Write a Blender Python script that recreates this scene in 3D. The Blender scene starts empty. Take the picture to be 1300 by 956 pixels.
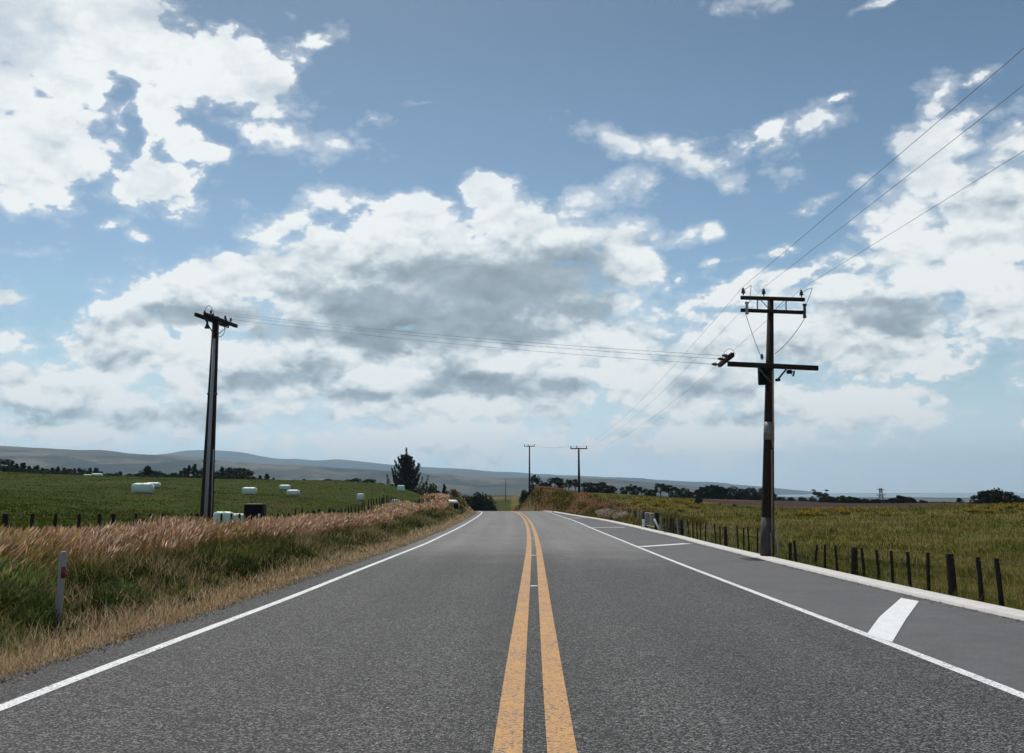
import bpy, math, random
import numpy as np
from mathutils import Vector, Matrix

random.seed(11)
rng = np.random.default_rng(11)
R = math.radians
scene = bpy.context.scene
COL = scene.collection

# ------------------------------------------------------------------ camera model (1300 x 956 frame)
F = 1264.0
TH = math.atan(187.0 / F)
EYE = 1.5
CT, ST = math.cos(TH), math.sin(TH)

def ray(px, py):
    xc = (px - 650.0) / F
    yc = (433.0 - py) / F
    return xc, CT - yc * ST, ST + yc * CT

def at(px, py, Y):
    """point of the line of sight through a photograph position, Y metres ahead"""
    a, b, c = ray(px, py)
    return Vector((a / b * Y, Y, EYE + c / b * Y))

# ------------------------------------------------------------------ road alignment (metres)
YT = [-30, 0, 8.6, 12.2, 16.3, 21.7, 26, 32.3, 38.4, 46.5, 56, 67, 77, 89, 101, 108.5, 115.5, 121, 127, 135, 145, 160, 180, 205]
ZT = [.38, 0, -.10, -.16, -.24, -.32, -.39, -.48, -.57, -.65, -.75, -.83, -.90, -1.02, -1.11, -1.16, -1.20, -1.24, -1.31, -1.55, -2.1, -3.3, -5.2, -7.6]
CTB = [-.5, .02, .18, .26, .35, .47, .56, .70, .81, .94, 1.05, 1.13, 1.14, 1.11, .98, .83, .54, .15, -.55, -1.7, -3.6, -7.2, -13.2, -22.5]
LT = [-4.4, -3.9, -3.72, -3.65, -3.57, -3.52, -3.46, -3.36, -3.25, -3.20, -3.12, -3.06, -3.06, -3.10, -3.2, -3.3, -3.42, -3.8, -4.5, -5.7, -7.6, -11.2, -17.2, -26.5]
RT = [3.4, 3.85, 3.98, 4.05, 4.13, 4.18, 4.24, 4.34, 4.45, 4.50, 4.58, 4.64, 4.64, 4.58, 4.46, 4.38, 4.28, 3.9, 3.1, 1.9, 0.0, -3.6, -9.6, -18.5]
KY = [-30, 0, 12.8, 16, 22, 31, 45, 62, 74, 84, 95, 105, 112, 118, 127, 135, 145, 160, 180, 205]
KX = [6.3, 6.55, 6.55, 6.55, 6.65, 6.85, 7.2, 7.2, 6.95, 6.6, 6.0, 5.45, 5.05, 4.75, 3.7, 2.5, .6, -3.0, -9.0, -17.9]

def smooth_interp(Y, xs, ys):
    Y = np.asarray(Y, float)
    acc = 0
    for o, w in ((-3, .12), (-1.5, .22), (0, .32), (1.5, .22), (3, .12)):
        acc = acc + w * np.interp(Y + o, xs, ys)
    return acc

zr = lambda Y: smooth_interp(Y, YT, ZT)
xC = lambda Y: smooth_interp(Y, YT, CTB)
xL = lambda Y: smooth_interp(Y, YT, LT)
xR = lambda Y: smooth_interp(Y, YT, RT)
xK = lambda Y: smooth_interp(Y, KY, KX)

# ------------------------------------------------------------------ numpy value noise
def _hash(ix, iy, seed):
    h = (ix * 374761393 + iy * 668265263 + seed * 1442695041) & 0xFFFFFFFF
    h = ((h ^ (h >> 13)) * 1274126177) & 0xFFFFFFFF
    return ((h ^ (h >> 16)) & 0xFFFF) / 65535.0

def vnoise(x, y, seed=0):
    x = np.asarray(x, float); y = np.asarray(y, float)
    ix = np.floor(x).astype(np.int64); iy = np.floor(y).astype(np.int64)
    fx = x - ix; fy = y - iy
    fx = fx * fx * (3 - 2 * fx); fy = fy * fy * (3 - 2 * fy)
    a = _hash(ix, iy, seed); b = _hash(ix + 1, iy, seed)
    c = _hash(ix, iy + 1, seed); d = _hash(ix + 1, iy + 1, seed)
    return (a * (1 - fx) + b * fx) * (1 - fy) + (c * (1 - fx) + d * fx) * fy

def fbm(x, y, seed=0, oct=4):
    s = 0; a = 1; t = 0
    for o in range(oct):
        s = s + a * vnoise(np.asarray(x) * 2 ** o, np.asarray(y) * 2 ** o, seed + o)
        t += a; a *= .5
    return s / t

def sstep(a, b, x):
    t = np.clip((np.asarray(x, float) - a) / (b - a), 0, 1)
    return t * t * (3 - 2 * t)

# ------------------------------------------------------------------ terrain height
CP = []
def cp(x, y, z): CP.append((x, y, z))
def cpp(px, py, d):
    p = at(px, py, d); CP.append((p.x, p.y, p.z))
# left verge and fence line
for Y in (-10, 5):
    cp(-7, Y, .02); cp(-10, Y, .12); cp(-20, Y, .5); cp(-45, Y, 1.3)
cp(-6, 14, -.2); cp(-9.5, 18, .02); cp(-9.5, 27, -.22); cp(-9.5, 36, -.42); cp(-9.5, 60, -.72); cp(-9.3, 88, -.74); cp(-7.8, 107, -.5)
cp(-5.6, 30, -.48); cp(-5.2, 60, -.78); cp(-5.0, 90, -.95)
cpp(578, 634, 112); cpp(545, 630, 122); cpp(592, 646, 122)
# left paddock
cpp(0, 598.5, 170); cpp(65, 602.5, 170); cpp(130, 606.5, 170); cpp(200, 610, 170); cpp(250, 611.5, 170); cpp(300, 612.5, 170); cpp(360, 613.5, 170); cpp(420, 615, 168); cpp(480, 616.5, 168); cpp(525, 621, 150)
cpp(0, 622, 75); cpp(120, 624, 80); cpp(250, 628, 80); cpp(400, 633, 80); cp(-40, 30, .75); cp(-22, 45, .1)
cpp(0, 606, 235); cpp(250, 614, 235); cpp(480, 619, 235); cpp(520, 618.5, 205)
cp(-110, 300, -2); cp(-40, 320, -3)
# right verge and field
for Y in (-10, 5):
    cp(7.5, Y, .0); cp(20, Y, -.2); cp(45, Y, -.2)
cp(7.6, 15, -.28); cp(7.6, 25, -.40); cp(8, 45, -.68); cp(8, 62, -.84); cp(8, 80, -.8); cp(8, 100, -.7)
cp(20, 20, -.55); cp(16, 50, -.8); cp(38, 45, -.75)
cpp(1300, 640, 120); cpp(1200, 643.5, 125); cpp(1100, 647, 135); cpp(1000, 646.5, 140); cpp(930, 642, 145); cpp(880, 635.5, 150)
cpp(940, 634, 290); cpp(1100, 643, 240); cpp(1250, 642, 230); cpp(1040, 638, 300)
cpp(760, 629.5, 172); cpp(705, 627, 175); cpp(735, 634, 144); cpp(820, 632, 165); cpp(790, 630.5, 190); cpp(725, 628.5, 195); cpp(690, 636, 122)
cpp(668, 619, 140); cpp(658, 626, 137); cpp(650, 640, 133); cpp(645, 640, 145)
cpp(672, 624.5, 200); cpp(700, 626.5, 230); cpp(760, 629, 240)
for x_, y_, z_ in ((35, 185, -.6), (60, 200, -1.3), (90, 200, -1.3), (30, 230, -.5), (55, 260, -1.4), (90, 300, -2.2), (25, 300, -.5), (60, 350, -2.5), (95, 400, -4), (40, 450, -3.5), (95, 520, -5),
                   (85, 60, -.6), (70, 20, -.4), (90, 120, .1), (-60, 60, 1.2), (-100, 100, 3.0), (-110, 180, 4.9), (-110, 20, 1.5), (-70, 400, -6), (-110, 500, -8), (-90, 200, 3.9), (-75, 200, 3.0), (-63, 200, 2.3), (-47, 200, 1.8), (-39, 200, 1.6), (-31.6, 200, 1.4), (-23.7, 200, 1.0), (-22, 270, -1.5), (0, 250, -2.2), (-9, 250, -2.6), (-4, 230, -4.0), (-5, 142, -2.6), (-4.5, 155, -3.4), (-4, 170, -4.4), (-4.5, 187, -5.2), (1.0, 168, -1.6), (-10, 215, -5.5), (-30, 330, -3)): cp(x_, y_, z_)
# valley beyond the crest
cpp(632, 640, 300); cpp(630, 634, 420); cpp(626, 629, 520); cpp(600, 634, 420); cpp(700, 626, 420); cpp(605, 652, 205); cpp(640, 655, 200)
CP = np.array(CP)
def _uv(x, y):
    y = np.maximum(np.clip(y, -15, 520) + 26.0, 5)
    return np.stack([np.clip(x, -130, 110) / y * 2.2, np.log(y) * 1.6], -1)
def _rbf(a, b):
    d2 = ((a[:, None, :] - b[None, :, :]) ** 2).sum(-1)
    return -np.sqrt(d2 + .06 ** 2)
_TX = _uv(CP[:, 0], CP[:, 1])
_n = len(CP)
_A = np.zeros((_n + 1, _n + 1)); _A[:_n, :_n] = _rbf(_TX, _TX) + .015 * np.eye(_n); _A[:_n, _n] = 1; _A[_n, :_n] = 1
_TW = np.linalg.solve(_A, np.append(CP[:, 2], 0))

def H0(X, Y):
    P = _uv(np.ravel(X), np.ravel(Y)); out = np.empty(len(P))
    for i in range(0, len(P), 40000):
        out[i:i + 40000] = _rbf(P[i:i + 40000], _TX) @ _TW[:-1] + _TW[-1]
    return out.reshape(np.shape(X))

def H(X, Y):
    X = np.asarray(X, float); Y = np.asarray(Y, float)
    X, Y = np.broadcast_arrays(X, Y)
    z = H0(X, Y)
    rad = np.sqrt(X * X + Y * Y)
    near = sstep(2, 14, np.abs(X)) * (1 - sstep(200, 330, rad))
    z = z + near * (fbm(X * .12, Y * .12, 3) - .5) * .22 + near * (fbm(X * .7, Y * .7, 9, 3) - .5) * .10
    far = sstep(540, 1400, rad)
    z = z * (1 - far) + far * (-60 + 6 * (fbm(X * .0012, Y * .0012, 5) - .5))
    # the road's own corridor
    on = (Y < 204) & (Y > -29)
    zroad = zr(Y) - .035
    le = xL(Y) - .72; re = xK(Y) + .40
    wl = sstep(0.0, 1.5, le - X); wrr = sstep(0.0, 1.2, X - re)
    w = np.maximum(wl, wrr)
    fade = sstep(190, 204, Y)
    w = np.maximum(w, fade)
    return np.where(on, zroad * (1 - w) + z * w, z)

def Hs(x, y): return float(H(np.array([x]), np.array([y]))[0])

def hit(px, py, y0=6, y1=520):
    a, b, c = ray(px, py)
    Y = np.exp(np.linspace(math.log(y0), math.log(y1), 1500))
    zz = EYE + c / b * Y
    h = H(a / b * Y, Y)
    k = np.nonzero(zz < h)[0]
    if len(k) == 0:
        j = int(np.argmin(zz - h)); return Vector((a / b * Y[j], Y[j], h[j]))
    j = k[0]
    return Vector((a / b * Y[j], Y[j], h[j]))

# ------------------------------------------------------------------ object helpers
def tag(o, label=None, cat=None, group=None, kind=None):
    if label: o['label'] = label
    if cat: o['category'] = cat
    if group: o['group'] = group
    if kind: o['kind'] = kind
    return o

def empty(name, loc=(0, 0, 0), rz=0.0):
    o = bpy.data.objects.new(name, None); COL.objects.link(o)
    o.empty_display_size = .2
    o.location = loc; o.rotation_euler = (0, 0, rz)
    return o

def np_mesh(name, verts, polys_idx, polys_len, mat, col=None, parent=None, smooth=False):
    me = bpy.data.meshes.new(name)
    verts = np.asarray(verts, np.float32); idx = np.asarray(polys_idx, np.int32).ravel(); ln = np.asarray(polys_len, np.int32)
    me.vertices.add(len(verts)); me.vertices.foreach_set('co', verts.ravel())
    me.loops.add(len(idx)); me.loops.foreach_set('vertex_index', idx)
    me.polygons.add(len(ln))
    st = np.concatenate([[0], np.cumsum(ln)[:-1]]).astype(np.int32)
    me.polygons.foreach_set('loop_start', st); me.polygons.foreach_set('loop_total', ln)
    if smooth: me.polygons.foreach_set('use_smooth', np.ones(len(ln), bool))
    me.update(calc_edges=True)
    if col is not None:
        a = me.color_attributes.new('Col', 'FLOAT_COLOR', 'POINT')
        c4 = np.ones((len(verts), 4), np.float32); c4[:, :3] = col
        a.data.foreach_set('color', c4.ravel())
    if mat: me.materials.append(mat)
    o = bpy.data.objects.new(name, me); COL.objects.link(o)
    if parent: o.parent = parent
    return o

class MB:
    """collects boxes, bars, tubes into one mesh"""
    def __init__(s): s.v = []; s.i = []; s.l = []
    def add(s, vs, fs):
        b = len(s.v); s.v += [tuple(v) for v in vs]
        for f in fs: s.i += [b + k for k in f]; s.l.append(len(f))
        return s
    def box(s, c, size, rot=None, bev=0.0):
        x, y, z = [k / 2 for k in size]
        c = Vector(c); M = rot.to_3x3() if rot else Matrix.Identity(3)
        if bev <= 0:
            P = [(-x, -y, -z), (x, -y, -z), (x, y, -z), (-x, y, -z), (-x, -y, z), (x, -y, z), (x, y, z), (-x, y, z)]
            return s.add([c + M @ Vector(p) for p in P], [(0, 3, 2, 1), (4, 5, 6, 7), (0, 1, 5, 4), (1, 2, 6, 5), (2, 3, 7, 6), (3, 0, 4, 7)])
        b = bev; rings = []
        for zz, ins in ((-z, b), (-z + b, 0), (z - b, 0), (z, b)):
            xx, yy = x - ins, y - ins; q = b if ins == 0 else b * .4
            rings.append([(-xx + q, -yy, zz), (xx - q, -yy, zz), (xx, -yy + q, zz), (xx, yy - q, zz), (xx - q, yy, zz), (-xx + q, yy, zz), (-xx, yy - q, zz), (-xx, -yy + q, zz)])
        vs = [c + M @ Vector(p) for r in rings for p in r]
        fs = [tuple(range(7, -1, -1)), tuple(range(24, 32))]
        for r in range(3):
            for k in range(8):
                a = r * 8 + k; bb = r * 8 + (k + 1) % 8
                fs.append((a, bb, bb + 8, a + 8))
        return s.add(vs, fs)
    def bar(s, a, b, w, h=None, up=(0, 0, 1)):
        a = Vector(a); b = Vector(b); d = b - a; L = d.length; d.normalize()
        u = Vector(up)
        if abs(u.dot(d)) > .95: u = Vector((0, 1, 0))
        sx = d.cross(u).normalized(); sz = sx.cross(d).normalized()
        M = Matrix((sx, d, sz)).transposed()
        return s.box((a + b) / 2, (w, L, h or w), M, bev=min(w, h or w) * .08)
    def tube(s, pts, rad, n=6, cap=True):
        pts = [Vector(p) for p in pts]
        rad = rad if isinstance(rad, (list, tuple)) else [rad] * len(pts)
        vs = []
        for i, p in enumerate(pts):
            d = (pts[min(i + 1, len(pts) - 1)] - pts[max(i - 1, 0)]).normalized()
            u = Vector((0, 0, 1)) if abs(d.z) < .9 else Vector((0, 1, 0))
            a = d.cross(u).normalized(); b = a.cross(d).normalized()
            for k in range(n):
                t = 2 * math.pi * k / n
                vs.append(p + (a * math.cos(t) + b * math.sin(t)) * rad[i])
        fs = []
        for i in range(len(pts) - 1):
            for k in range(n):
                fs.append((i * n + k, i * n + (k + 1) % n, (i + 1) * n + (k + 1) % n, (i + 1) * n + k))
        if cap: fs += [tuple(range(n - 1, -1, -1)), tuple(range((len(pts) - 1) * n, len(pts) * n))]
        return s.add(vs, fs)
    def lathe(s, base, prof, n=10, axis=(0, 0, 1)):
        ax = Vector(axis).normalized(); base = Vector(base)
        return s.tube([base + ax * h for h, r in prof], [r for h, r in prof], n)
    def build(s, name, mat, parent=None, smooth=False):
        return np_mesh(name, s.v, s.i, s.l, mat, None, parent, smooth)

def children_of(o): return [c for c in list(bpy.data.objects) if c.parent == o]
def copy_tree(o, kids=None):
    c = o.copy(); COL.objects.link(c)
    for ch in (kids if kids is not None else children_of(o)):
        d = ch.copy(); COL.objects.link(d); d.parent = c
    return c

ONES = ['first', 'second', 'third', 'fourth', 'fifth', 'sixth', 'seventh', 'eighth', 'ninth', 'tenth', 'eleventh', 'twelfth', 'thirteenth',
        'fourteenth', 'fifteenth', 'sixteenth', 'seventeenth', 'eighteenth', 'nineteenth']
TENS = {2: ('twentieth', 'twenty'), 3: ('thirtieth', 'thirty'), 4: ('fortieth', 'forty'), 5: ('fiftieth', 'fifty'), 6: ('sixtieth', 'sixty'), 7: ('seventieth', 'seventy')}
def nth(k):
    if k < 20: return ONES[k - 1]
    t, u = divmod(k, 10)
    return TENS[t][0] if u == 0 else TENS[t][1] + '-' + ONES[u - 1]

# ------------------------------------------------------------------ node helpers
class G:
    def __init__(s, nt): s.nt = nt
    def n(s, typ, ins=None, **props):
        nd = s.nt.nodes.new(typ)
        for k, v in props.items(): setattr(nd, k, v)
        for k, v in (ins or {}).items(): s.set(nd.inputs[k], v)
        return nd
    def set(s, sock, v):
        if isinstance(v, bpy.types.NodeSocket): s.nt.links.new(v, sock)
        elif v is not None: sock.default_value = v
    def m(s, op, a, b=None, c=None, clamp=False):
        nd = s.nt.nodes.new('ShaderNodeMath'); nd.operation = op; nd.use_clamp = clamp
        for i, v in enumerate((a, b, c)):
            if v is not None: s.set(nd.inputs[i], v)
        return nd.outputs[0]
    def vm(s, op, a, b=None, out=0):
        nd = s.nt.nodes.new('ShaderNodeVectorMath'); nd.operation = op
        s.set(nd.inputs[0], a)
        if b is not None: s.set(nd.inputs[3 if op == 'SCALE' else 1], b)
        return nd.outputs['Value'] if op in ('LENGTH', 'DOT_PRODUCT') else nd.outputs[0]
    def mix(s, f, a, b, blend='MIX'):
        nd = s.nt.nodes.new('ShaderNodeMix'); nd.data_type = 'RGBA'; nd.blend_type = blend
        s.set(nd.inputs[0], f); s.set(nd.inputs[6], a); s.set(nd.inputs[7], b)
        return nd.outputs[2]
    def ss(s, v, a, b, lo=0.0, hi=1.0):
        nd = s.nt.nodes.new('ShaderNodeMapRange'); nd.interpolation_type = 'SMOOTHSTEP'
        s.set(nd.inputs[0], v)
        for i, k in enumerate((a, b, lo, hi)): nd.inputs[i + 1].default_value = k
        return nd.outputs[0]
    def noise(s, vec, scale, detail=4, rough=.55, out='Fac', **kw):
        nd = s.n('ShaderNodeTexNoise', {'Vector': vec, 'Scale': scale, 'Detail': detail, 'Roughness': rough}, **kw)
        return nd.outputs[out]

def rgb(*c): return (c[0], c[1], c[2], 1.0)

def mat_new(name):
    m = bpy.data.materials.new(name); m.use_nodes = True
    nt = m.node_tree; nt.nodes.clear()
    g = G(nt)
    out = g.n('ShaderNodeOutputMaterial')
    return m, g, out

def principled(g, out, col, rough=.8, bump=None, spec=.3, metal=0.0):
    p = g.n('ShaderNodeBsdfPrincipled', {'Base Color': col, 'Roughness': rough, 'Metallic': metal, 'Specular IOR Level': spec})
    if bump is not None: g.nt.links.new(bump, p.inputs['Normal'])
    g.nt.links.new(p.outputs[0], out.inputs['Surface'])
    return p

def bump(g, h, strength=.5, dist=.01):
    return g.n('ShaderNodeBump', {'Height': h, 'Strength': strength, 'Distance': dist}).outputs[0]

def weathered(name, base, var=.35, scale=6.0, rough=.8, stretch=(1, 1, 1), spec=.3, bump_s=.3, metal=0.0):
    m, g, out = mat_new(name)
    tc = g.n('ShaderNodeTexCoord').outputs['Object']
    v = g.vm('MULTIPLY', tc, stretch)
    a = g.noise(v, scale, 6, .65); b = g.noise(v, scale * 7, 3, .6)
    f = g.m('ADD', g.m('MULTIPLY', a, .65), g.m('MULTIPLY', b, .35))
    k = g.m('MULTIPLY_ADD', f, 2 * var * 2, 1 - 2 * var)
    col = g.mix(1.0, rgb(*base), g.n('ShaderNodeCombineColor', {0: k, 1: k, 2: k}).outputs[0], 'MULTIPLY')
    principled(g, out, col, rough, bump(g, f, bump_s, .01), spec, metal)
    return m

# ------------------------------------------------------------------ materials
def make_chipseal():
    m, g, out = mat_new('chipseal_asphalt')
    P = g.n('ShaderNodeTexCoord').outputs['Object']
    sep = g.n('ShaderNodeSeparateXYZ', {0: P}).outputs
    vo = g.n('ShaderNodeTexVoronoi', {'Vector': P, 'Scale': 58.0, 'Randomness': 1.0}, voronoi_dimensions='2D', feature='F1')
    chip = g.n('ShaderNodeSeparateColor', {0: vo.outputs['Color']}).outputs[0]
    dist = vo.outputs['Distance']
    fine = g.noise(P, 240.0, 2, .6)
    # second seal starts about thirty metres on: worn smoother, browner, a little paler
    wob = g.m('MULTIPLY', g.m('SUBTRACT', g.noise(P, .4, 5, .6), .5), 11.0)
    wobx = g.m('MULTIPLY', sep[0], .25)
    yy = g.m('ADD', g.m('ADD', sep[1], wob), wobx)
    second = g.ss(yy, 22.0, 40.0)
    # chips: pale tops, dark binder between
    pale = g.m('POWER', chip, 1.5)
    gap = g.ss(dist, .28, .62)
    clump = g.noise(P, 27.0, 3, .65)
    k1 = g.m('MULTIPLY_ADD', pale, .195, .008)
    k1 = g.m('MULTIPLY', k1, g.m('SUBTRACT', 1.0, g.m('MULTIPLY', gap, .85)))
    k1 = g.m('MULTIPLY', k1, g.m('MULTIPLY_ADD', g.m('SUBTRACT', clump, .5), 3.6, 1.05))
    k1 = g.m('MAXIMUM', g.m('ADD', k1, g.m('MULTIPLY', g.m('SUBTRACT', fine, .5), .03)), .008)
    k2 = g.m('MULTIPLY_ADD', pale, .07, .114)
    k = g.n('ShaderNodeMix', {0: second, 2: k1, 3: k2}).outputs[0]
    seam = g.m('SUBTRACT', 1.0, g.ss(g.m('ABSOLUTE', g.m('SUBTRACT', yy, 29.6)), .0, .35))
    k = g.m('MULTIPLY', k, g.m('SUBTRACT', 1.0, g.m('MULTIPLY', seam, .22)))
    ln = g.n('ShaderNodeAttribute', attribute_name='Col').outputs['Color']   # traffic wear across the lanes
    k = g.m('MULTIPLY', k, g.m('ADD', g.n('ShaderNodeSeparateColor', {0: ln}).outputs[0], g.m('MULTIPLY', g.m('SUBTRACT', g.noise(P, .8, 4, .6), .5), .15)))
    big = g.noise(P, .35, 5, .6); mid = g.noise(P, 2.3, 4, .6)
    along = g.noise(g.vm('MULTIPLY', P, (1.3, .035, 1)), 1.0, 4, .6)   # long wear bands in the lanes
    t = g.m('ADD', g.m('MULTIPLY', big, .42), g.m('ADD', g.m('MULTIPLY', mid, .25), g.m('MULTIPLY', along, .55)))
    k = g.m('MULTIPLY', k, g.m('MULTIPLY_ADD', g.m('SUBTRACT', t, .6), 1.0, 1.0))
    tintA = g.mix(second, rgb(1.02, 1.0, .985), rgb(1.03, 1.0, .96))
    brown = g.ss(g.noise(P, .22, 3, .5), .5, .75)
    tint = g.mix(g.m('MULTIPLY', brown, g.m('MULTIPLY', second, .6)), tintA, rgb(1.1, .98, .9))
    col = g.mix(1.0, g.n('ShaderNodeCombineColor', {0: k, 1: k, 2: k}).outputs[0], tint, 'MULTIPLY')
    h = g.m('SUBTRACT', g.m('MULTIPLY', chip, .5), dist)
    bs = g.m('SUBTRACT', .75, g.m('MULTIPLY', second, .55))
    b = g.n('ShaderNodeBump', {'Height': h, 'Strength': bs, 'Distance': .006}).outputs[0]
    principled(g, out, col, .75, b, .3)
    return m

def make_smooth_asphalt():
    m, g, out = mat_new('smooth_asphalt')
    P = g.n('ShaderNodeTexCoord').outputs['Object']
    vo = g.n('ShaderNodeTexVoronoi', {'Vector': P, 'Scale': 110.0}, voronoi_dimensions='2D')
    chip = g.n('ShaderNodeSeparateColor', {0: vo.outputs['Color']}).outputs[0]
    big = g.noise(P, .5, 5, .6); mid = g.noise(P, 3.5, 5, .6)
    k = g.m('MULTIPLY_ADD', chip, .055, .075)
    t = g.m('ADD', g.m('MULTIPLY', big, .5), g.m('MULTIPLY', mid, .5))
    k = g.m('MULTIPLY', k, g.m('MULTIPLY_ADD', g.m('SUBTRACT', t, .5), 1.1, 1.0))
    col = g.mix(1.0, g.n('ShaderNodeCombineColor', {0: k, 1: k, 2: k}).outputs[0], rgb(1.0, .98, 1.0), 'MULTIPLY')
    principled(g, out, col, .75, bump(g, chip, .35, .003), .25)
    return m

def make_paint(name, base, wear, under=.06, wscale=62.0, rough=.6):
    m, g, out = mat_new(name)
    P = g.n('ShaderNodeTexCoord').outputs['Object']
    vo = g.n('ShaderNodeTexVoronoi', {'Vector': P, 'Scale': wscale}, voronoi_dimensions='2D')
    chip = g.n('ShaderNodeSeparateColor', {0: vo.outputs['Color']}).outputs[0]
    big = g.noise(P, 1.6, 5, .65)
    x = g.m('ADD', chip, g.m('MULTIPLY', g.m('SUBTRACT', big, .5), .9))
    hole = g.m('SUBTRACT', 1.0, g.ss(x, wear - .12, wear + .12))
    gap = g.ss(vo.outputs['Distance'], .45, .75)
    hole = g.m('MAXIMUM', hole, g.m('MULTIPLY', gap, .55))
    d = g.m('MULTIPLY_ADD', g.m('SUBTRACT', g.noise(P, 7, 5, .6), .5), .45, 1.0)
    pc = g.mix(1.0, rgb(*base), g.n('ShaderNodeCombineColor', {0: d, 1: d, 2: d}).outputs[0], 'MULTIPLY')
    col = g.mix(hole, pc, rgb(under, under, under * 1.04))
    principled(g, out, col, rough, bump(g, g.m('SUBTRACT', chip, vo.outputs['Distance']), .5, .005), .3)
    return m

def make_foliage(name, transl=.35, rough=.75, spec=.03):
    m, g, out = mat_new(name)
    c = g.n('ShaderNodeAttribute', attribute_name='Col').outputs['Color']
    p = g.n('ShaderNodeBsdfPrincipled', {'Base Color': c, 'Roughness': rough, 'Specular IOR Level': spec})
    t = g.n('ShaderNodeBsdfTranslucent', {'Color': c})
    mx = g.n('ShaderNodeMixShader', {0: transl})
    g.nt.links.new(p.outputs[0], mx.inputs[1]); g.nt.links.new(t.outputs[0], mx.inputs[2])
    g.nt.links.new(mx.outputs[0], out.inputs['Surface'])
    return m

def make_ground():
    m, g, out = mat_new('ground_soil_and_turf')
    P = g.n('ShaderNodeTexCoord').outputs['Object']
    c = g.n('ShaderNodeAttribute', attribute_name='Col').outputs['Color']
    a = g.noise(P, .16, 6, .62); b = g.noise(P, 1.3, 6, .65); f = g.noise(P, 14, 4, .65)
    t = g.m('ADD', g.m('MULTIPLY', a, .35), g.m('ADD', g.m('MULTIPLY', b, .4), g.m('MULTIPLY', f, .45)))
    k = g.m('MULTIPLY_ADD', g.m('SUBTRACT', t, .6), 2.2, 1.0)
    col = g.mix(1.0, c, g.n('ShaderNodeCombineColor', {0: k, 1: k, 2: k}).outputs[0], 'MULTIPLY')
    y = g.ss(g.noise(P, .5, 5, .6), .52, .72)
    col = g.mix(g.m('MULTIPLY', y, .35), col, g.mix(1.0, col, rgb(1.5, 1.15, .7), 'MULTIPLY'))
    principled(g, out, col, .95, bump(g, t, .6, .08), .05)
    return m

def make_hill(name, base, patch, trees, scale):
    m, g, out = mat_new(name)
    P = g.n('ShaderNodeTexCoord').outputs['Object']
    v = g.vm('MULTIPLY', P, (1, 1, 2.5))
    n1 = g.noise(v, scale, 5, .6); n2 = g.noise(v, scale * 5, 5, .65)
    vo = g.n('ShaderNodeTexVoronoi', {'Vector': v, 'Scale': scale * 3.2})
    cell = g.n('ShaderNodeSeparateColor', {0: vo.outputs['Color']}).outputs[0]
    col = g.mix(g.ss(g.m('ADD', g.m('MULTIPLY', cell, .5), g.m('MULTIPLY', g.noise(v, scale * 2.2, 4, .6), .6)), .5, .68), rgb(*base), rgb(*patch))
    w = g.ss(g.m('ADD', g.m('MULTIPLY', n1, .6), g.m('MULTIPLY', n2, .4)), .5, .58)
    col = g.mix(w, col, rgb(*trees))
    principled(g, out, col, .95, None, .05)
    return m

M_road = make_chipseal()
M_shoulder = make_smooth_asphalt()
M_yellow = make_paint('worn_yellow_paint', (.57, .295, .085), .20, .12)
M_white = make_paint('white_road_paint', (.80, .81, .81), .10, .14)
M_thickwhite = make_paint('fresh_white_paint', (.80, .82, .82), -.25, .3)
M_ground = make_ground()
M_grass = make_foliage('grass_blades', .38)
M_seed = make_foliage('seed_heads', .45)
M_leaf = make_foliage('tree_leaves', .12, .75, .1)
M_bark = weathered('bark', (.06, .045, .035), .35, 5)
M_kerb = weathered('pale_concrete', (.58, .56, .53), .22, 3.0, .9, bump_s=.15)
M_timber = weathered('dark_pole_timber', (.026, .018, .014), .45, 3.0, .85, (4, 4, .5), .2)
M_post = weathered('dark_fence_timber', (.022, .017, .015), .45, 6.0, .9, (4, 4, .8), .15)
M_oldpost = weathered('grey_fence_timber', (.26, .24, .215), .35, 6.0, .9, (4, 4, .8), .15)
M_cover = weathered('grey_cable_cover', (.30, .30, .32), .25, 4.0, .6, (3, 3, .5))
M_rustcover = weathered('rusty_cable_cover', (.26, .16, .10), .35, 5.0, .7, (3, 3, .5))
M_sleeve = weathered('dull_metal_sleeve', (.20, .195, .19), .3, 9.0, .5, metal=.3)
M_steel = weathered('dark_galvanised_steel', (.07, .07, .072), .3, 12.0, .55, metal=.4)
M_porc = weathered('brown_porcelain', (.035, .022, .02), .2, 9.0, .25, spec=.5)
M_porcpale = weathered('pale_porcelain', (.33, .31, .30), .2, 9.0, .3, spec=.5)
M_cable = weathered('black_cable', (.03, .03, .033), .1, 9.0, .6)
M_wire = weathered('dull_aluminium_wire', (.16, .165, .17), .1, 9.0, .5, metal=.2)
M_bale = weathered('pale_green_wrap', (.52, .62, .55), .18, 2.5, .42, spec=.5, bump_s=.8)
M_black = weathered('black_painted_steel', (.008, .008, .008), .3, 4.0, .75, spec=.12)
M_pale = weathered('white_painted_wood', (.72, .72, .70), .12, 8.0, .6)
M_postwhite = weathered('grubby_white_plastic', (.25, .24, .215), .35, 12.0, .6, (2, 2, .6))
M_red = weathered('dull_red_reflector', (.16, .025, .025), .2, 20.0, .35)
M_stud = weathered('white_stud', (.85, .85, .86), .05, 30.0, .3)
M_reflect = weathered('stud_reflector', (.55, .55, .58), .05, 30.0, .2)
M_mesh = weathered('gate_wire', (.32, .33, .33), .2, 9.0, .5, metal=.4)
M_stone = weathered('pale_stone', (.5, .48, .45), .3, 9.0, .9)

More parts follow.
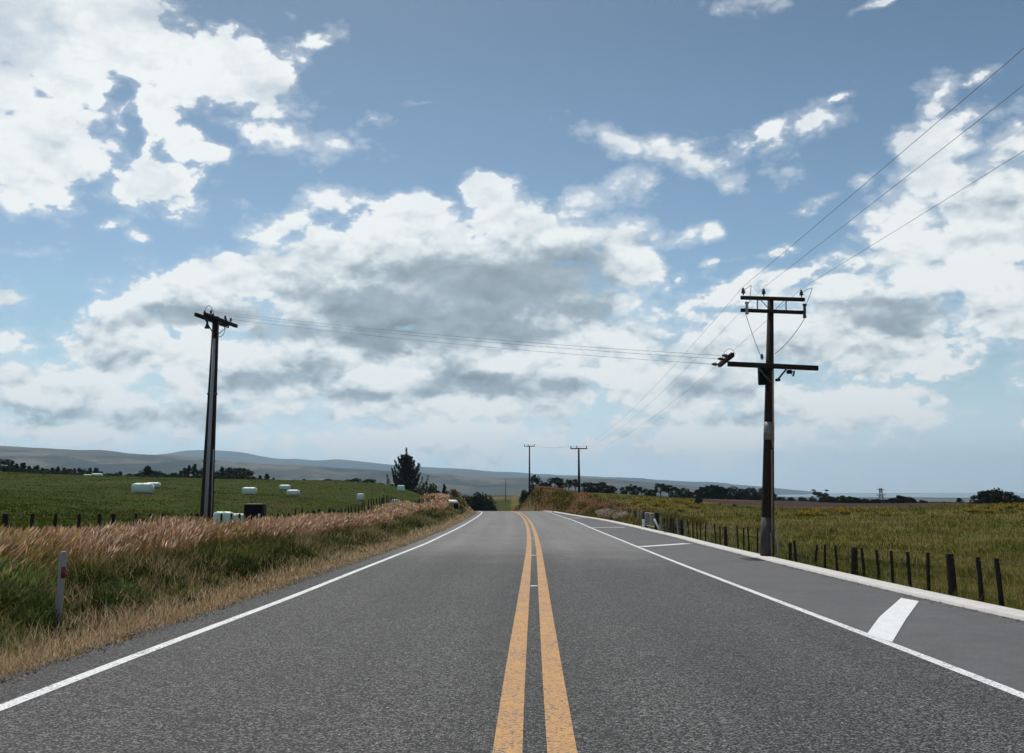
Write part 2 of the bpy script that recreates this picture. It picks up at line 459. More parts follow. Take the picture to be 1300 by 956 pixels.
# ------------------------------------------------------------------ ground sheet
def axis_vals():
    x = list(np.arange(0, 16, .45))
    while x[-1] < 130: x.append(x[-1] * 1.06)
    while x[-1] < 12500: x.append(x[-1] * 1.16)
    x = np.array(x); X = np.concatenate([-x[:0:-1], x])
    y = list(np.arange(-40, 150, .9))
    while y[-1] < 560: y.append(y[-1] + 5 + .02 * (y[-1] - 150))
    while y[-1] < 12600: y.append(y[-1] * 1.09)
    return X, np.array(y)

def zone_colour(X, Y):
    """turf, dry verge, ploughed soil and plain: the ground's own colours"""
    u = X - xC(Y)
    n = fbm(X * .25, Y * .25, 21); n2 = fbm(X * .05, Y * .05, 31)
    left = np.array([.034, .052, .003]); left2 = np.array([.050, .048, .010])
    right = np.array([.082, .080, .016]); right2 = np.array([.125, .100, .030])
    c = np.where((X < 0)[..., None], left + (left2 - left) * sstep(.45, .75, n)[..., None], right + (right2 - right) * sstep(.4, .7, n)[..., None])
    dry = np.array([.24, .155, .085]); weed = np.array([.07, .072, .025]); brown = np.array([.13, .085, .045])
    le = xL(Y) - .72
    dl = le - X
    w = sstep(-.3, 0, dl) * (1 - sstep(.5, 1.1, dl))
    c = c * (1 - w[..., None]) + dry * w[..., None]
    w = sstep(.5, 1.1, dl) * (1 - sstep(4.6, 6.8, dl)) * (Y < 118)
    mm = weed + (brown - weed) * sstep(1.8, 3.2, dl)[..., None]
    c = c * (1 - w[..., None]) + mm * w[..., None]
    dr = X - xK(Y) - .4
    w = sstep(0, .3, dr) * (1 - sstep(3.5, 6.5, dr)) * sstep(85, 112, Y) * (1 - sstep(150, 175, Y))
    c = c * (1 - w[..., None]) + brown * 1.2 * w[..., None]
    # ploughed brown strip beyond the right-hand pasture
    ang = X / np.maximum(Y, 1)
    w = sstep(145, 152, Y) * (1 - sstep(300, 330, Y)) * sstep(.175, .19, ang) * (X > 0)
    soil = np.array([.050, .030, .024]); pink = np.array([.22, .095, .065])
    wp = sstep(195, 215, Y) * (1 - sstep(250, 270, Y)) * sstep(.195, .205, ang) * (1 - sstep(.235, .25, ang))
    sc = soil + (pink - soil) * (wp * sstep(.4, .6, n2))[..., None]
    c = c * (1 - w[..., None]) + sc * w[..., None]
    # valley strip beyond the crest
    w = sstep(330, 380, Y) * (1 - sstep(470, 500, Y)) * (np.abs(X) < 60)
    c = c * (1 - w[..., None]) + brown * w[..., None]
    far = sstep(600, 1100, np.sqrt(X * X + Y * Y))[..., None]
    pl = np.array([.045, .06, .035]) + (np.array([.11, .11, .06]) - np.array([.045, .06, .035])) * sstep(.45, .65, fbm(X * .002, Y * .002, 41))[..., None]
    return c * (1 - far) + pl * far

gx, gy = axis_vals()
GX, GY = np.meshgrid(gx, gy)
GZ = H(GX, GY)
def grid_faces(nx, ny):
    i = np.arange(nx * ny).reshape(ny, nx)
    return np.stack([i[:-1, :-1], i[:-1, 1:], i[1:, 1:], i[1:, :-1]], -1).reshape(-1, 4)
f = grid_faces(len(gx), len(gy))
ground = np_mesh('ground', np.stack([GX, GY, GZ], -1).reshape(-1, 3), f, np.full(len(f), 4), M_ground, zone_colour(GX, GY).reshape(-1, 3), smooth=True)
tag(ground, 'rolling farmland ground under the paddocks and verges', 'ground', kind='structure')

# ------------------------------------------------------------------ road, shoulder, kerb, markings
def strip(name, fa, fb, Y0, Y1, dz, mat, label, step=.6, nx=1, jag=0.0, cat='road'):
    Y = np.arange(Y0, Y1 + 1e-6, step)
    a = fa(Y); b = fb(Y)
    if jag: a = a + jag * (fbm(Y * 1.9, Y * 0 + 3, 77, 4) - .5) * 2
    t = np.linspace(0, 1, nx + 1)
    X = a[:, None] * (1 - t) + b[:, None] * t
    Z = np.repeat((zr(Y) + dz)[:, None], nx + 1, 1); YY = np.repeat(Y[:, None], nx + 1, 1)
    f = grid_faces(nx + 1, len(Y))
    col = None
    if name == 'road':
        L, C_, R_ = xL(Y)[:, None], xC(Y)[:, None], xR(Y)[:, None]
        wv = np.ones_like(X)
        for c0, wdt in ((L, C_ - L), (C_, R_ - C_)):
            for q_ in (.27, .73): wv += .13 * np.exp(-((X - c0 - wdt * q_) / .42) ** 2)
        wv -= .10 * np.exp(-((X - C_) / .45) ** 2)
        wv *= 1 - .22 * sstep(.05, -.12, X - L)
        col = np.repeat(wv.reshape(-1, 1), 3, 1)
    o = np_mesh(name, np.stack([X, YY, Z], -1).reshape(-1, 3), f, np.full(len(f), 4), mat, col, smooth=True)
    return tag(o, label, cat, kind='structure')

Yend = 203
strip('road', lambda Y: xL(Y) - .62, lambda Y: xR(Y) + .02, -28, Yend, 0, M_road, 'grey chipseal two lane road running over the crest', .3, 36, .16)
strip('road_shoulder', lambda Y: xR(Y) + .02, lambda Y: xK(Y), -28, Yend, 0, M_shoulder, 'smooth dark asphalt shoulder beside the right lane', .6, 2)
def ribbon_box(name, fa, fb, Y0, Y1, z0, z1, mat, label, cat):
    Y = np.arange(Y0, Y1, .6); a = fa(Y); b = fb(Y); z = zr(Y)
    V = np.stack([np.stack([a, Y, z + z0], -1), np.stack([a + .015, Y, z + z1 - .008], -1), np.stack([a + .035, Y, z + z1], -1), np.stack([b - .03, Y, z + z1], -1), np.stack([b, Y, z + z1 - .012], -1), np.stack([b, Y, z + z0], -1)], 1)
    n = len(Y); f = grid_faces(6, n)
    o = np_mesh(name, V.reshape(-1, 3), f[:, ::-1], np.full(len(f), 4), mat)
    return tag(o, label, cat, kind='structure')
ribbon_box('kerb', lambda Y: xK(Y), lambda Y: xK(Y) + .44, -28, 126, -.12, .05, M_kerb, 'pale concrete kerb along the right shoulder', 'kerb')

strip('edge_line', lambda Y: xL(Y) - .065, lambda Y: xL(Y) + .065, -28, Yend, .004, M_white, 'white edge line on the left of the road', cat='road marking', step=.5)
strip('edge_line', lambda Y: xR(Y) - .06, lambda Y: xR(Y) + .06, -28, 119, .004, M_white, 'white edge line between right lane and shoulder', cat='road marking', step=.5)
strip('centre_line', lambda Y: xC(Y) - .255, lambda Y: xC(Y) - .075, -28, Yend, .004, M_yellow, 'left yellow stripe of the double centre line', cat='road marking', step=.5)
strip('centre_line', lambda Y: xC(Y) + .075, lambda Y: xC(Y) + .255, -28, Yend, .004, M_yellow, 'right yellow stripe of the double centre line', cat='road marking', step=.5)

def road_hit(px, py):
    a, b, c = ray(px, py)
    Y = np.linspace(5, 126, 6000)
    k = np.nonzero(EYE + c / b * Y < zr(Y))[0][0]
    return a / b * Y[k], Y[k]

def cross_bar(path, width, label):
    """painted bar across the shoulder; path: (x,y) points"""
    P = np.array(path); n = 12
    t = np.linspace(0, 1, n); s = np.linspace(0, 1, len(P))
    X = np.interp(t, s, P[:, 0]); Y = np.interp(t, s, P[:, 1])
    d = np.stack([np.gradient(X), np.gradient(Y)], -1); d /= np.linalg.norm(d, axis=1)[:, None]
    nn = np.stack([-d[:, 1], d[:, 0]], -1) * width / 2
    A = np.stack([X, Y], -1) - nn; B = np.stack([X, Y], -1) + nn
    V = np.stack([A, B], 1).reshape(-1, 2)
    V3 = np.column_stack([V, zr(V[:, 1]) + .0075])
    f = grid_faces(2, n)
    o = np_mesh('shoulder_bar', V3, f[:, ::-1], np.full(len(f), 4), M_thickwhite)
    return tag(o, label, 'road marking', kind='structure')
q = [road_hit(*p) for p in ((1100, 806.5), (1133, 815.8), (1166.6, 763.8), (1144, 759.7), (1116.5, 784), (1150, 787))]
near_w = math.dist(q[2], q[3])
mid0 = ((q[0][0] + q[1][0]) / 2, (q[0][1] + q[1][1]) / 2); mid1 = ((q[2][0] + q[3][0]) / 2, (q[2][1] + q[3][1]) / 2); midm = ((q[4][0] + q[5][0]) / 2, (q[4][1] + q[5][1]) / 2)
def near_bar():
    Ls = [q[0], q[4], q[3]]; Rs = [q[1], q[5], q[2]]
    t = np.linspace(0, 1, 9); s = [0, .5, 1]
    V = []
    for k in t:
        for S in (Ls, Rs):
            x = np.interp(k, s, [p[0] for p in S]); y = np.interp(k, s, [p[1] for p in S])
            V.append((x, y, float(zr(y)) + .0075))
    f = grid_faces(2, 9)
    o = np_mesh('shoulder_bar', V, f, np.full(len(f), 4), M_thickwhite)
    tag(o, 'broad white bar across the shoulder nearest the camera', 'road marking', kind='structure')
near_bar()
for (a, b, w, lab) in (((812, 694.3), (873, 690.2), .42, 'second white bar across the shoulder'), ((751, 670), (794, 669.4), .38, 'third white bar across the shoulder'),
                       ((722, 657.8), (744, 657.4), .36, 'fourth white bar across the shoulder'), ((694, 651), (703, 650.8), .34, 'last white bar across the shoulder at the crest')):
    pa, pb = road_hit(*a), road_hit(*b)
    cross_bar([pa, pb], w, lab)

# iron drain grate in the shoulder beside the kerb
dgx, dgy = road_hit(944, 710.5)
e = empty('drain_grate', (float(xK(dgy)) - .24, dgy, float(zr(dgy)) + .002)); tag(e, 'dark iron drain grate let into the shoulder by the big pole', 'drain')
mb = MB()
for sx in (-.21, .21): mb.box((sx, 0, .006), (.03, 1.1, .014))
for sy in (-.535, .535): mb.box((0, sy, .006), (.39, .03, .014))
mb.build('frame', M_steel, e)
mb = MB()
for k in range(13): mb.box((0, -.48 + .08 * k, .005), (.385, .03, .010))
mb.build('bars', M_steel, e)
MB().box((0, 0, .001), (.385, 1.03, .003)).build('sump_shade', M_black, e)  # thin black sheet painted in for the shade of the hollow below the bars

# road studs between the yellow lines
studY = [road_hit(677.5, 745)[1], road_hit(677.6, 705.7)[1], road_hit(677, 684)[1], road_hit(673.5, 672.2)[1], road_hit(671, 664)[1]]
stud_names = ['nearest', 'second nearest', 'third nearest', 'fourth nearest', 'farthest']
for Y, nm in zip(studY, stud_names):
    e = empty('road_stud', (float(xC(Y)), Y, float(zr(Y)) + .001))
    tag(e, f'{nm} small white road stud between the yellow lines', 'road stud', 'road studs on the centre line')
    MB().box((0, 0, .009), (.13, .11, .018), bev=.005).build('body', M_stud, e)
    MB().box((0, -.056, .010), (.10, .006, .010)).build('reflector', M_reflect, e)

# ------------------------------------------------------------------ hills and sea
def ridge(name, sky, dist, depth, base, mat, label, seed, nfreq, amp):
    sky = np.array(sky, float)
    px = np.arange(sky[0, 0], sky[-1, 0] + 1, 3.0)
    py = np.interp(px, sky[:, 0], sky[:, 1])
    py = np.convolve(np.pad(py, 4, mode='edge'), np.ones(9) / 9, 'valid')
    rows = 26; V = []
    t = np.linspace(0, 1, rows)
    A = np.array([ray(x, y) for x, y in zip(px, py)])
    for k in t:
        Y = dist - depth * (1 - k) if k <= .8 else dist - depth * .2 + (k - .8) * depth * 2
        X = A[:, 0] / A[:, 1] * Y
        top = EYE + A[:, 2] / A[:, 1] * (dist - depth * .2)
        prof = sstep(0, .8, k) ** .85 if k <= .8 else 1 - ((k - .8) / .2) ** 2 * .8
        rough = (fbm(X * nfreq, Y * nfreq * .7 + 0 * X, seed, 5) - .5) * amp
        damp = 1 - sstep(.55, .8, k) * .93 if k <= .8 else .3
        z = base + (top - base) * prof + rough * damp * min(1, 3 * k)
        V.append(np.stack([X, np.full_like(X, Y), z], -1))
    V = np.array(V); f = grid_faces(len(px), rows)
    o = np_mesh(name, V.reshape(-1, 3), f, np.full(len(f), 4), mat, smooth=True)
    return tag(o, label, 'hills', kind='structure')

near_sky = [(-340, 572), (-200, 561), (-80, 562), (0, 566.6), (38, 569), (76, 571), (127, 573), (152, 575.5), (178, 578), (216, 579.5), (241, 583), (290, 588), (315, 589.5), (350, 591), (401, 592), (434, 596), (477, 598), (500, 600), (541, 601), (566, 602), (592, 605), (630, 605.5), (676, 606), (740, 606.5), (783, 608.5), (816, 612), (854, 615), (892, 619), (940, 623), (980, 625)]
far_sky = [(-340, 585), (0, 582), (160, 580), (208, 577), (236, 572.5), (266, 571.5), (305, 573.5), (330, 579), (356, 583), (381, 582), (401, 585.7), (427, 582.6), (452, 585), (490, 589.5), (541, 592.8), (585, 595), (630, 599.6), (700, 603), (800, 607.5), (840, 611), (880, 612.5), (920, 614), (960, 617), (1010, 622), (1040, 625)]
M_hill = make_hill('dry_hill_farmland', (.052, .054, .038), (.125, .105, .072), (.012, .020, .016), .0016)
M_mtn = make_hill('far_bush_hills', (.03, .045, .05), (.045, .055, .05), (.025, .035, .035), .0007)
ridge('hills', near_sky, 5200, 2600, -64, M_hill, 'dry grey brown hills across the valley', 61, .0022, 95)
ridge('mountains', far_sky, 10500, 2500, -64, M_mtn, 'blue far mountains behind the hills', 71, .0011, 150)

def make_water():
    m, g, out = mat_new('estuary_water')
    P = g.n('ShaderNodeTexCoord').outputs['Object']
    n = g.noise(P, .02, 4, .6)
    principled(g, out, rgb(.16, .21, .25), .28, bump(g, n, .2, 2.0), .5)
    return m
th = np.linspace(0, 2 * math.pi, 72, endpoint=False)
rr = 1 + .22 * (fbm(np.cos(th) * 3 + 9, np.sin(th) * 3 + 9, 81) - .5) * 2
wx = 3900 + 3300 * rr * np.cos(th); wy = 8500 + 2500 * rr * np.sin(th)
sea = np_mesh('sea', np.column_stack([wx, wy, np.full(72, -54.5)]), np.arange(72), [72], make_water())
tag(sea, 'pale band of water far off below the horizon', 'water', kind='structure')

# ------------------------------------------------------------------ grass
def blades(name, P, h, w, ang, lean, face, col, mat, label, cat, head=None):
    """many thin bent blades in one mesh. head: dict(len,wid,col) adds crossed seed heads"""
    N = len(P)
    dx = np.cos(ang) * lean * h; dy = np.sin(ang) * lean * h
    fx = np.cos(face) * w / 2; fy = np.sin(face) * w / 2
    z0 = np.zeros(N)
    b0 = P + np.stack([-fx, -fy, z0 - .02], -1); b1 = P + np.stack([fx, fy, z0 - .02], -1)
    mid = P + np.stack([dx * .33, dy * .33, h * .58], -1)
    m0 = mid + np.stack([-fx, -fy, z0], -1) * .8; m1 = mid + np.stack([fx, fy, z0], -1) * .8
    tip = P + np.stack([dx, dy, h * np.sqrt(np.clip(1 - .35 * lean ** 2, .3, 1))], -1)
    V = np.stack([b0, b1, m1, m0, tip], 1)
    i = (np.arange(N) * 5)[:, None]
    idx = np.concatenate([i + np.array([0, 1, 2, 3]), i + np.array([3, 2, 4])], 1).ravel()
    ln = np.tile([4, 3], N)
    C = np.repeat(col[:, None, :], 5, 1).reshape(-1, 3)
    V = V.reshape(-1, 3)
    if head is not None:
        k = head['mask']; M = k.sum()
        ax = tip[k] - mid[k]; L = np.linalg.norm(ax, axis=1)[:, None]; ax = ax / L
        hl = head['len'][k][:, None]; hw = head['wid'][k][:, None]
        top = tip[k] + ax * hl * .45; bot = tip[k] - ax * hl * .55; mm = bot + (top - bot) * .4
        s1 = np.stack([np.cos(face[k]), np.sin(face[k]), np.zeros(M)], -1); s1 = s1 - ax * (s1 * ax).sum(1)[:, None]
        s2 = np.cross(ax, s1)
        HV = []
        for s_ in (s1, s2): HV += [bot, mm + s_ * hw, top, mm - s_ * hw]
        HV = np.stack(HV, 1).reshape(-1, 3)
        j = (len(V) + np.arange(M) * 8)[:, None]
        idx = np.concatenate([idx, np.concatenate([j + np.array([0, 1, 2, 3]), j + np.array([4, 5, 6, 7])], 1).ravel()])
        ln = np.concatenate([ln, np.full(M * 2, 4)])
        C = np.concatenate([C, np.repeat(head['col'][k][:, None, :], 8, 1).reshape(-1, 3)])
        V = np.concatenate([V, HV])
    o = np_mesh(name, V, idx, ln, mat, C)
    return tag(o, label, cat, kind='stuff')

def palette(n, cols, probs, var=.25):
    cols = np.array(cols); k = rng.choice(len(cols), n, p=np.array(probs) / sum(probs))
    return cols[k] * (1 + var * (rng.random((n, 1)) * 2 - 1)) * (1 + .08 * (rng.random((n, 3)) * 2 - 1))

def onground(x, y): return np.stack([x, y, H(x, y)], -1)

# --- left: pink seeding grass by the fence
n = 125000
Y = np.exp(rng.uniform(math.log(8), math.log(128), n))
le = xL(Y) - .72
v = rng.random(n)
off = 2.5 + 3.5 * v
edge = 2.3 + 1.3 * fbm(Y * .22, Y * 0, 91) + .9 * fbm(Y * .9, off * .9, 92) - .5
keep = (off > edge) & (rng.random(n) < .35 + .65 * sstep(0, .6, off - edge)) & (rng.random(n) < 1 - .85 * sstep(4.7, 5.8, off))
X = le - off
keep &= rng.random(n) < .12 + 1.0 * sstep(.32, .6, fbm(X * 1.1, Y * .7, 93))
X = X[keep]; Y = Y[keep]; n = len(X)
hh = (.48 + .42 * rng.random(n)) * (.78 + .5 * fbm(X * .6, Y * .35, 94)) * (1 - .25 * sstep(4.4, 5.4, xL(Y) - .72 - X))
hh *= 1 - .25 * sstep(50, 110, Y)
w = np.maximum(.006, Y * .00042)
ang = rng.normal(.15, .9, n); lean = np.clip(rng.normal(.38, .16, n), .05, .9)
col = palette(n, [(.26, .16, .06), (.14, .105, .03), (.34, .21, .10), (.18, .14, .04)], [4, 3, 3, 2], .35)
hcA = palette(n, [(.62, .41, .29), (.50, .31, .20), (.78, .60, .47), (.34, .19, .11)], [4, 3, 3.5, 2], .4)
hcB = palette(n, [(.50, .35, .15), (.60, .45, .24), (.34, .22, .07), (.26, .20, .06)], [3, 3, 3, 2], .35)
hc = np.where((rng.random(n) < .1 + .65 * sstep(.45, .66, fbm(X * .5, Y * .25, 95)))[:, None], hcB, hcA)
blades('tall_grass', onground(X, Y), hh, w, ang, lean, rng.uniform(0, 6.28, n), col, M_seed, 'tall pink seeding grass along the left roadside fence', 'grass',
       dict(mask=rng.random(n) < .85, len=.11 + .10 * rng.random(n), wid=np.maximum(.008, Y * .00050) * (.7 + .7 * rng.random(n)), col=hc))

# --- left: green weeds and rank grass on the verge slope
n = 150000
Y = np.exp(rng.uniform(math.log(6.5), math.log(118), n)); le = xL(Y) - .72
off = .3 + 4.6 * rng.random(n)
X = le - off
patch = fbm(X * .9, Y * .55, 101)
keep = (rng.random(n) < sstep(.25, .85, off)) & (rng.random(n) < 1 - .85 * sstep(2.9, 4.4, off + (patch - .5) * 1.4))
X, Y, off, patch = X[keep], Y[keep], off[keep], patch[keep]; n = len(X)
tall = fbm(X * .45, Y * .4, 102)
hh = (.12 + .38 * rng.random(n)) * (.2 + 1.6 * tall) * (.40 + .75 * sstep(.5, 2.2, off))
w = np.maximum(.008 + .014 * (rng.random(n) < .3), Y * .00065)
gA = palette(n, [(.026, .036, .007), (.040, .052, .010), (.020, .026, .006), (.055, .048, .014)], [4, 4, 3, 1.5], .3)
gB = palette(n, [(.115, .135, .025), (.17, .175, .045), (.08, .10, .018), (.24, .21, .08)], [4, 3, 3, 2], .3)
green = np.where((rng.random(n) < sstep(.42, .62, fbm(X * 1.3, Y * .9, 103)))[:, None], gB, gA)
straw = palette(n, [(.36, .27, .14), (.24, .18, .08), (.44, .35, .21)], [3, 3, 2])
ps = .12 + .5 * sstep(.48, .66, patch)
isg = rng.random(n) > ps
col = np.where(isg[:, None], green, straw)
blades('weeds', onground(X, Y), hh, w, rng.uniform(0, 6.28, n), np.clip(rng.normal(.5, .25, n), .05, 1.2), rng.uniform(0, 6.28, n), col, M_grass, 'rank green weeds on the left verge slope', 'weeds')

# --- broad leaved weeds nearest the camera
n = 48000
cx = []; cy = []; cr = []
for k in range(120):
    y = math.exp(random.uniform(math.log(8.5), math.log(60))); o_ = random.uniform(1.2, 3.6)
    cx.append(float(xL(y)) - .72 - o_); cy.append(y); cr.append(random.uniform(.22, .6))
for px_, py_, r_ in ((20, 745, .95), (45, 732, .8), (5, 768, .85), (95, 745, .45), (210, 720, .5), (130, 765, .4)):
    p = hit(px_, py_); cx.append(p.x); cy.append(p.y); cr.append(r_)
cx, cy, cr = map(np.array, (cx, cy, cr))
k = rng.choice(len(cx), n, p=(cr ** 2 / cy) / (cr ** 2 / cy).sum())
a = rng.uniform(0, 6.28, n); r = cr[k] * np.sqrt(rng.random(n))
X = cx[k] + r * np.cos(a); Y = cy[k] + r * np.sin(a)
base = onground(X, Y); base[:, 2] += rng.random(n) * cr[k] * .75 * np.sqrt(np.clip(1 - (r / cr[k]) ** 2, 0, 1))
tone = rng.random(len(cx)); tone[120:123] = 1.7; tone = tone[k][:, None]
col = np.array([.030, .048, .012]) * (1 - tone) + np.array([.105, .14, .042]) * tone
col = col * (1 + .35 * (rng.random((n, 1)) * 2 - 1))
hh = .04 + .09 * rng.random(n)
blades('leafy_weeds', base, hh, np.maximum(.012 + .018 * rng.random(n), Y * .0007), a + rng.normal(0, .7, n), np.clip(rng.normal(1.0, .3, n), .3, 1.6), a + 1.57, col, M_grass, 'broad leaved weeds low on the left verge', 'weeds')

# --- dry short grass at the seal edge, left and right
n = 95000
Y = np.exp(rng.uniform(math.log(6), math.log(130), n)); le = xL(Y) - .62
off = np.abs(rng.normal(0, .40, n)) - .07
keep = rng.random(n) < .3 + .8 * fbm(Y * 1.2, off * 2, 111)
Y, off, le = Y[keep], off[keep], le[keep]; n = len(Y); X = le - off
hh = (.04 + .20 * rng.random(n) ** 1.5) * (.4 + 1.1 * sstep(0, .9, off)) * (.5 + fbm(X * 1.5, Y * 1.2, 112)); w = np.maximum(.005, Y * .0005)
col = palette(n, [(.52, .39, .24), (.38, .25, .14), (.68, .55, .38), (.15, .16, .04), (.30, .18, .10)], [4, 3, 4.5, 2.5, 2], .35)
blades('dry_grass', onground(X, Y), hh, w, rng.uniform(0, 6.28, n), np.clip(rng.normal(.7, .3, n), .05, 1.4), rng.uniform(0, 6.28, n), col, M_grass, 'dry tan grass along the left edge of the seal', 'grass')

# --- right pasture
n = 190000
Y = np.exp(rng.uniform(math.log(9), math.log(205), n)); dr = rng.random(n)
X = xK(Y) + .42 + dr * (Y * .62 + 1.5 - 4)
keep = (rng.random(n) < .25 + .9 * fbm(X * .5, Y * .5, 121)) & (X > xK(Y) + .37) & ~((Y > 143) & (X / Y > .18)) & ~((Y > 140) & (X < 1.5))
X, Y = X[keep], Y[keep]; n = len(X)
pt = fbm(X * .22, Y * .16, 122); pt2 = fbm(X * 1.1, Y * .8, 123)
hh = (.05 + .20 * rng.random(n)) * (.18 + 2.1 * pt2 ** 2) * (1 + .5 * sstep(30, 90, Y)); w = np.maximum(.007, Y * .00068)
g1 = palette(n, [(.115, .135, .020), (.076, .096, .014), (.165, .165, .032), (.21, .175, .055)], [4, 3, 3, 2], .3)
g0 = palette(n, [(.05, .066, .012), (.07, .086, .018), (.036, .046, .010)], [3, 3, 2], .3)
g1 = np.where((rng.random(n) < .8 * sstep(.58, .72, pt2))[:, None], g0, g1)
g2 = palette(n, [(.28, .20, .075), (.20, .165, .045), (.36, .27, .12), (.13, .115, .028)], [3, 3, 1.5, 3])
col = np.where((rng.random(n) < .12 + .7 * sstep(.42, .66, pt))[:, None], g2, g1)
blades('pasture_grass', onground(X, Y), hh, w, rng.uniform(0, 6.28, n), np.clip(rng.normal(.6, .3, n), .05, 1.3), rng.uniform(0, 6.28, n), col, M_grass, 'rough olive pasture grass in the right field', 'grass')

# --- left paddock
n = 150000
Y = np.exp(rng.uniform(math.log(18), math.log(185), n))
xa = -Y * .56; xb = np.minimum(-9.8, xL(Y) - 7.0)
X = xb + (xa - xb) * rng.random(n)
keep = (X < xb + .01) & (rng.random(n) < .25 + .9 * fbm(X * .35, Y * .3, 131))
X, Y = X[keep], Y[keep]; n = len(X)
hh = (.03 + .08 * rng.random(n)) * (.5 + .9 * fbm(X * .3, Y * .2, 132)) * (1 - .5 * sstep(40, 90, Y)); w = np.maximum(.008, Y * .0008)
pt = .55 * fbm(X * .06, Y * .12, 133) + .45 * fbm(X * .22, Y * .5, 134)
g1 = palette(n, [(.040, .064, .003), (.054, .084, .004), (.028, .044, .003), (.080, .086, .007)], [4, 3, 3, 2])
g2 = palette(n, [(.058, .054, .013), (.085, .072, .018), (.036, .038, .009)], [3, 2, 2])
col = np.where((rng.random(n) < .08 + .6 * sstep(.5, .7, pt))[:, None], g2, g1)
blades('paddock_grass', onground(X, Y), hh, w, rng.uniform(0, 6.28, n), np.clip(rng.normal(.6, .3, n), .05, 1.3), rng.uniform(0, 6.28, n), col, M_grass, 'short green grass across the left paddock', 'grass')

# --- rank brown grass on the right bank near the crest
n = 60000
Y = rng.uniform(64, 152, n); X = np.maximum(xK(Y) + .5, -.6) + 5.0 * rng.random(n) ** 1.3
bank = sstep(84, 100, Y)
pt = fbm(X * .5, Y * .25, 141)
keep = (rng.random(n) < .25 + .75 * bank) & (rng.random(n) < .3 + 1.1 * sstep(.35, .6, pt))
X, Y, pt, bank = X[keep], Y[keep], pt[keep], bank[keep]; n = len(X)
od = X - np.maximum(xK(Y) + .5, -.6)
hh = (.22 + .50 * rng.random(n)) * (.35 + 1.0 * pt) * (1 - .4 * sstep(130, 150, Y)) * (.45 + .75 * sstep(.1, 1.0, od)); w = Y * .0006
g1 = palette(n, [(.085, .095, .016), (.050, .058, .010), (.13, .12, .03)], [3, 3, 2], .3)
g2 = palette(n, [(.24, .14, .055), (.17, .10, .04), (.30, .20, .09)], [3, 3, 2], .3)
col = np.where((rng.random(n) < .10 + .45 * sstep(.52, .68, pt) * (1 - .8 * sstep(2.0, 3.2, od)))[:, None], g2, g1)
hc = palette(n, [(.42, .23, .12), (.50, .30, .17), (.30, .16, .075), (.48, .36, .22)], [4, 3, 3, 1.5], .3)
blades('bank_grass', onground(X, Y), hh, w, rng.normal(.2, .8, n), np.clip(rng.normal(.4, .2, n), .05, 1), rng.uniform(0, 6.28, n), col, M_grass, 'rank brown and green grass on the right bank', 'grass',
       dict(mask=(rng.random(n) < .7 * sstep(.50, .66, pt) * sstep(72, 84, Y) * (1 - .85 * sstep(2.0, 3.2, od) * (1 - sstep(112, 122, Y))) + .03), len=.14 + .10 * rng.random(n), wid=Y * .00042, col=hc))

# --- loose chips along the seal edge and at the kerb
n = 5200
Y = np.exp(rng.uniform(math.log(6), math.log(60), n)); side = rng.random(n) < .72
X = np.where(side, xL(Y) - .62 + rng.normal(0, .10, n), xK(Y) - np.abs(rng.normal(0, .10, n)) - .01)
P = np.stack([X, Y, zr(Y) + .003], -1); s_ = (.006 + .012 * rng.random(n) ** 2)[:, None] * (1 + .02 * Y[:, None])
T = np.array([(1, 0, -.5), (-.5, .87, -.5), (-.5, -.87, -.5), (0, 0, .8)]); a_ = rng.uniform(0, 6.28, n)
rot = np.stack([np.stack([np.cos(a_), -np.sin(a_), 0 * a_], -1), np.stack([np.sin(a_), np.cos(a_), 0 * a_], -1), np.stack([0 * a_, 0 * a_, 1 + 0 * a_], -1)], 1)
V = P[:, None, :] + np.einsum('nij,kj->nki', rot, T) * s_[:, None, :]
i = (np.arange(n) * 4)[:, None]
idx = np.concatenate([i + np.array(k) for k in ((0, 1, 3), (1, 2, 3), (2, 0, 3), (0, 2, 1))], 1).ravel()
gc = palette(n, [(.16, .155, .15), (.30, .28, .25), (.08, .08, .082)], [3, 2, 3], .3)
tag(np_mesh('gravel', V.reshape(-1, 3), idx, np.full(n * 4, 3), M_grass, np.repeat(gc, 4, 0)), 'loose stone chips along the seal edge and kerb', 'gravel', kind='stuff')

# ------------------------------------------------------------------ leaf clouds: trees, shrubs
def leaf_mesh(name, centres, size, col, mat, parent=None, flat=0.0):
    N = len(centres)
    d = rng.normal(size=(N, 3)); d /= np.linalg.norm(d, axis=1)[:, None]
    a = np.cross(d, rng.normal(size=(N, 3))); a /= np.linalg.norm(a, axis=1)[:, None]
    b = np.cross(d, a)
    s = (np.asarray(size) * (.6 + .8 * rng.random(N)))[:, None]
    c = np.asarray(centres)
    V = np.stack([c - a * s, c + b * s * .55, c + a * s, c - b * s * .55], 1).reshape(-1, 3)
    idx = np.arange(N * 4)
    return np_mesh(name, V, idx, np.full(N, 4), mat, np.repeat(col, 4, 0), parent)

def sph(n):
    d = rng.normal(size=(n, 3)); return d / np.linalg.norm(d, axis=1)[:, None]

def crown_points(blobs, n):
    """points spread in the shells of many clumps (x,y,z,r)"""
    B = np.array(blobs); p = B[:, 3] ** 2; k = rng.choice(len(B), n, p=p / p.sum())
    rad = (.45 + .55 * rng.random(n) ** .6)[:, None]
    return B[k, :3] + sph(n) * B[k, 3:4] * rad * np.array([1, 1, .8])

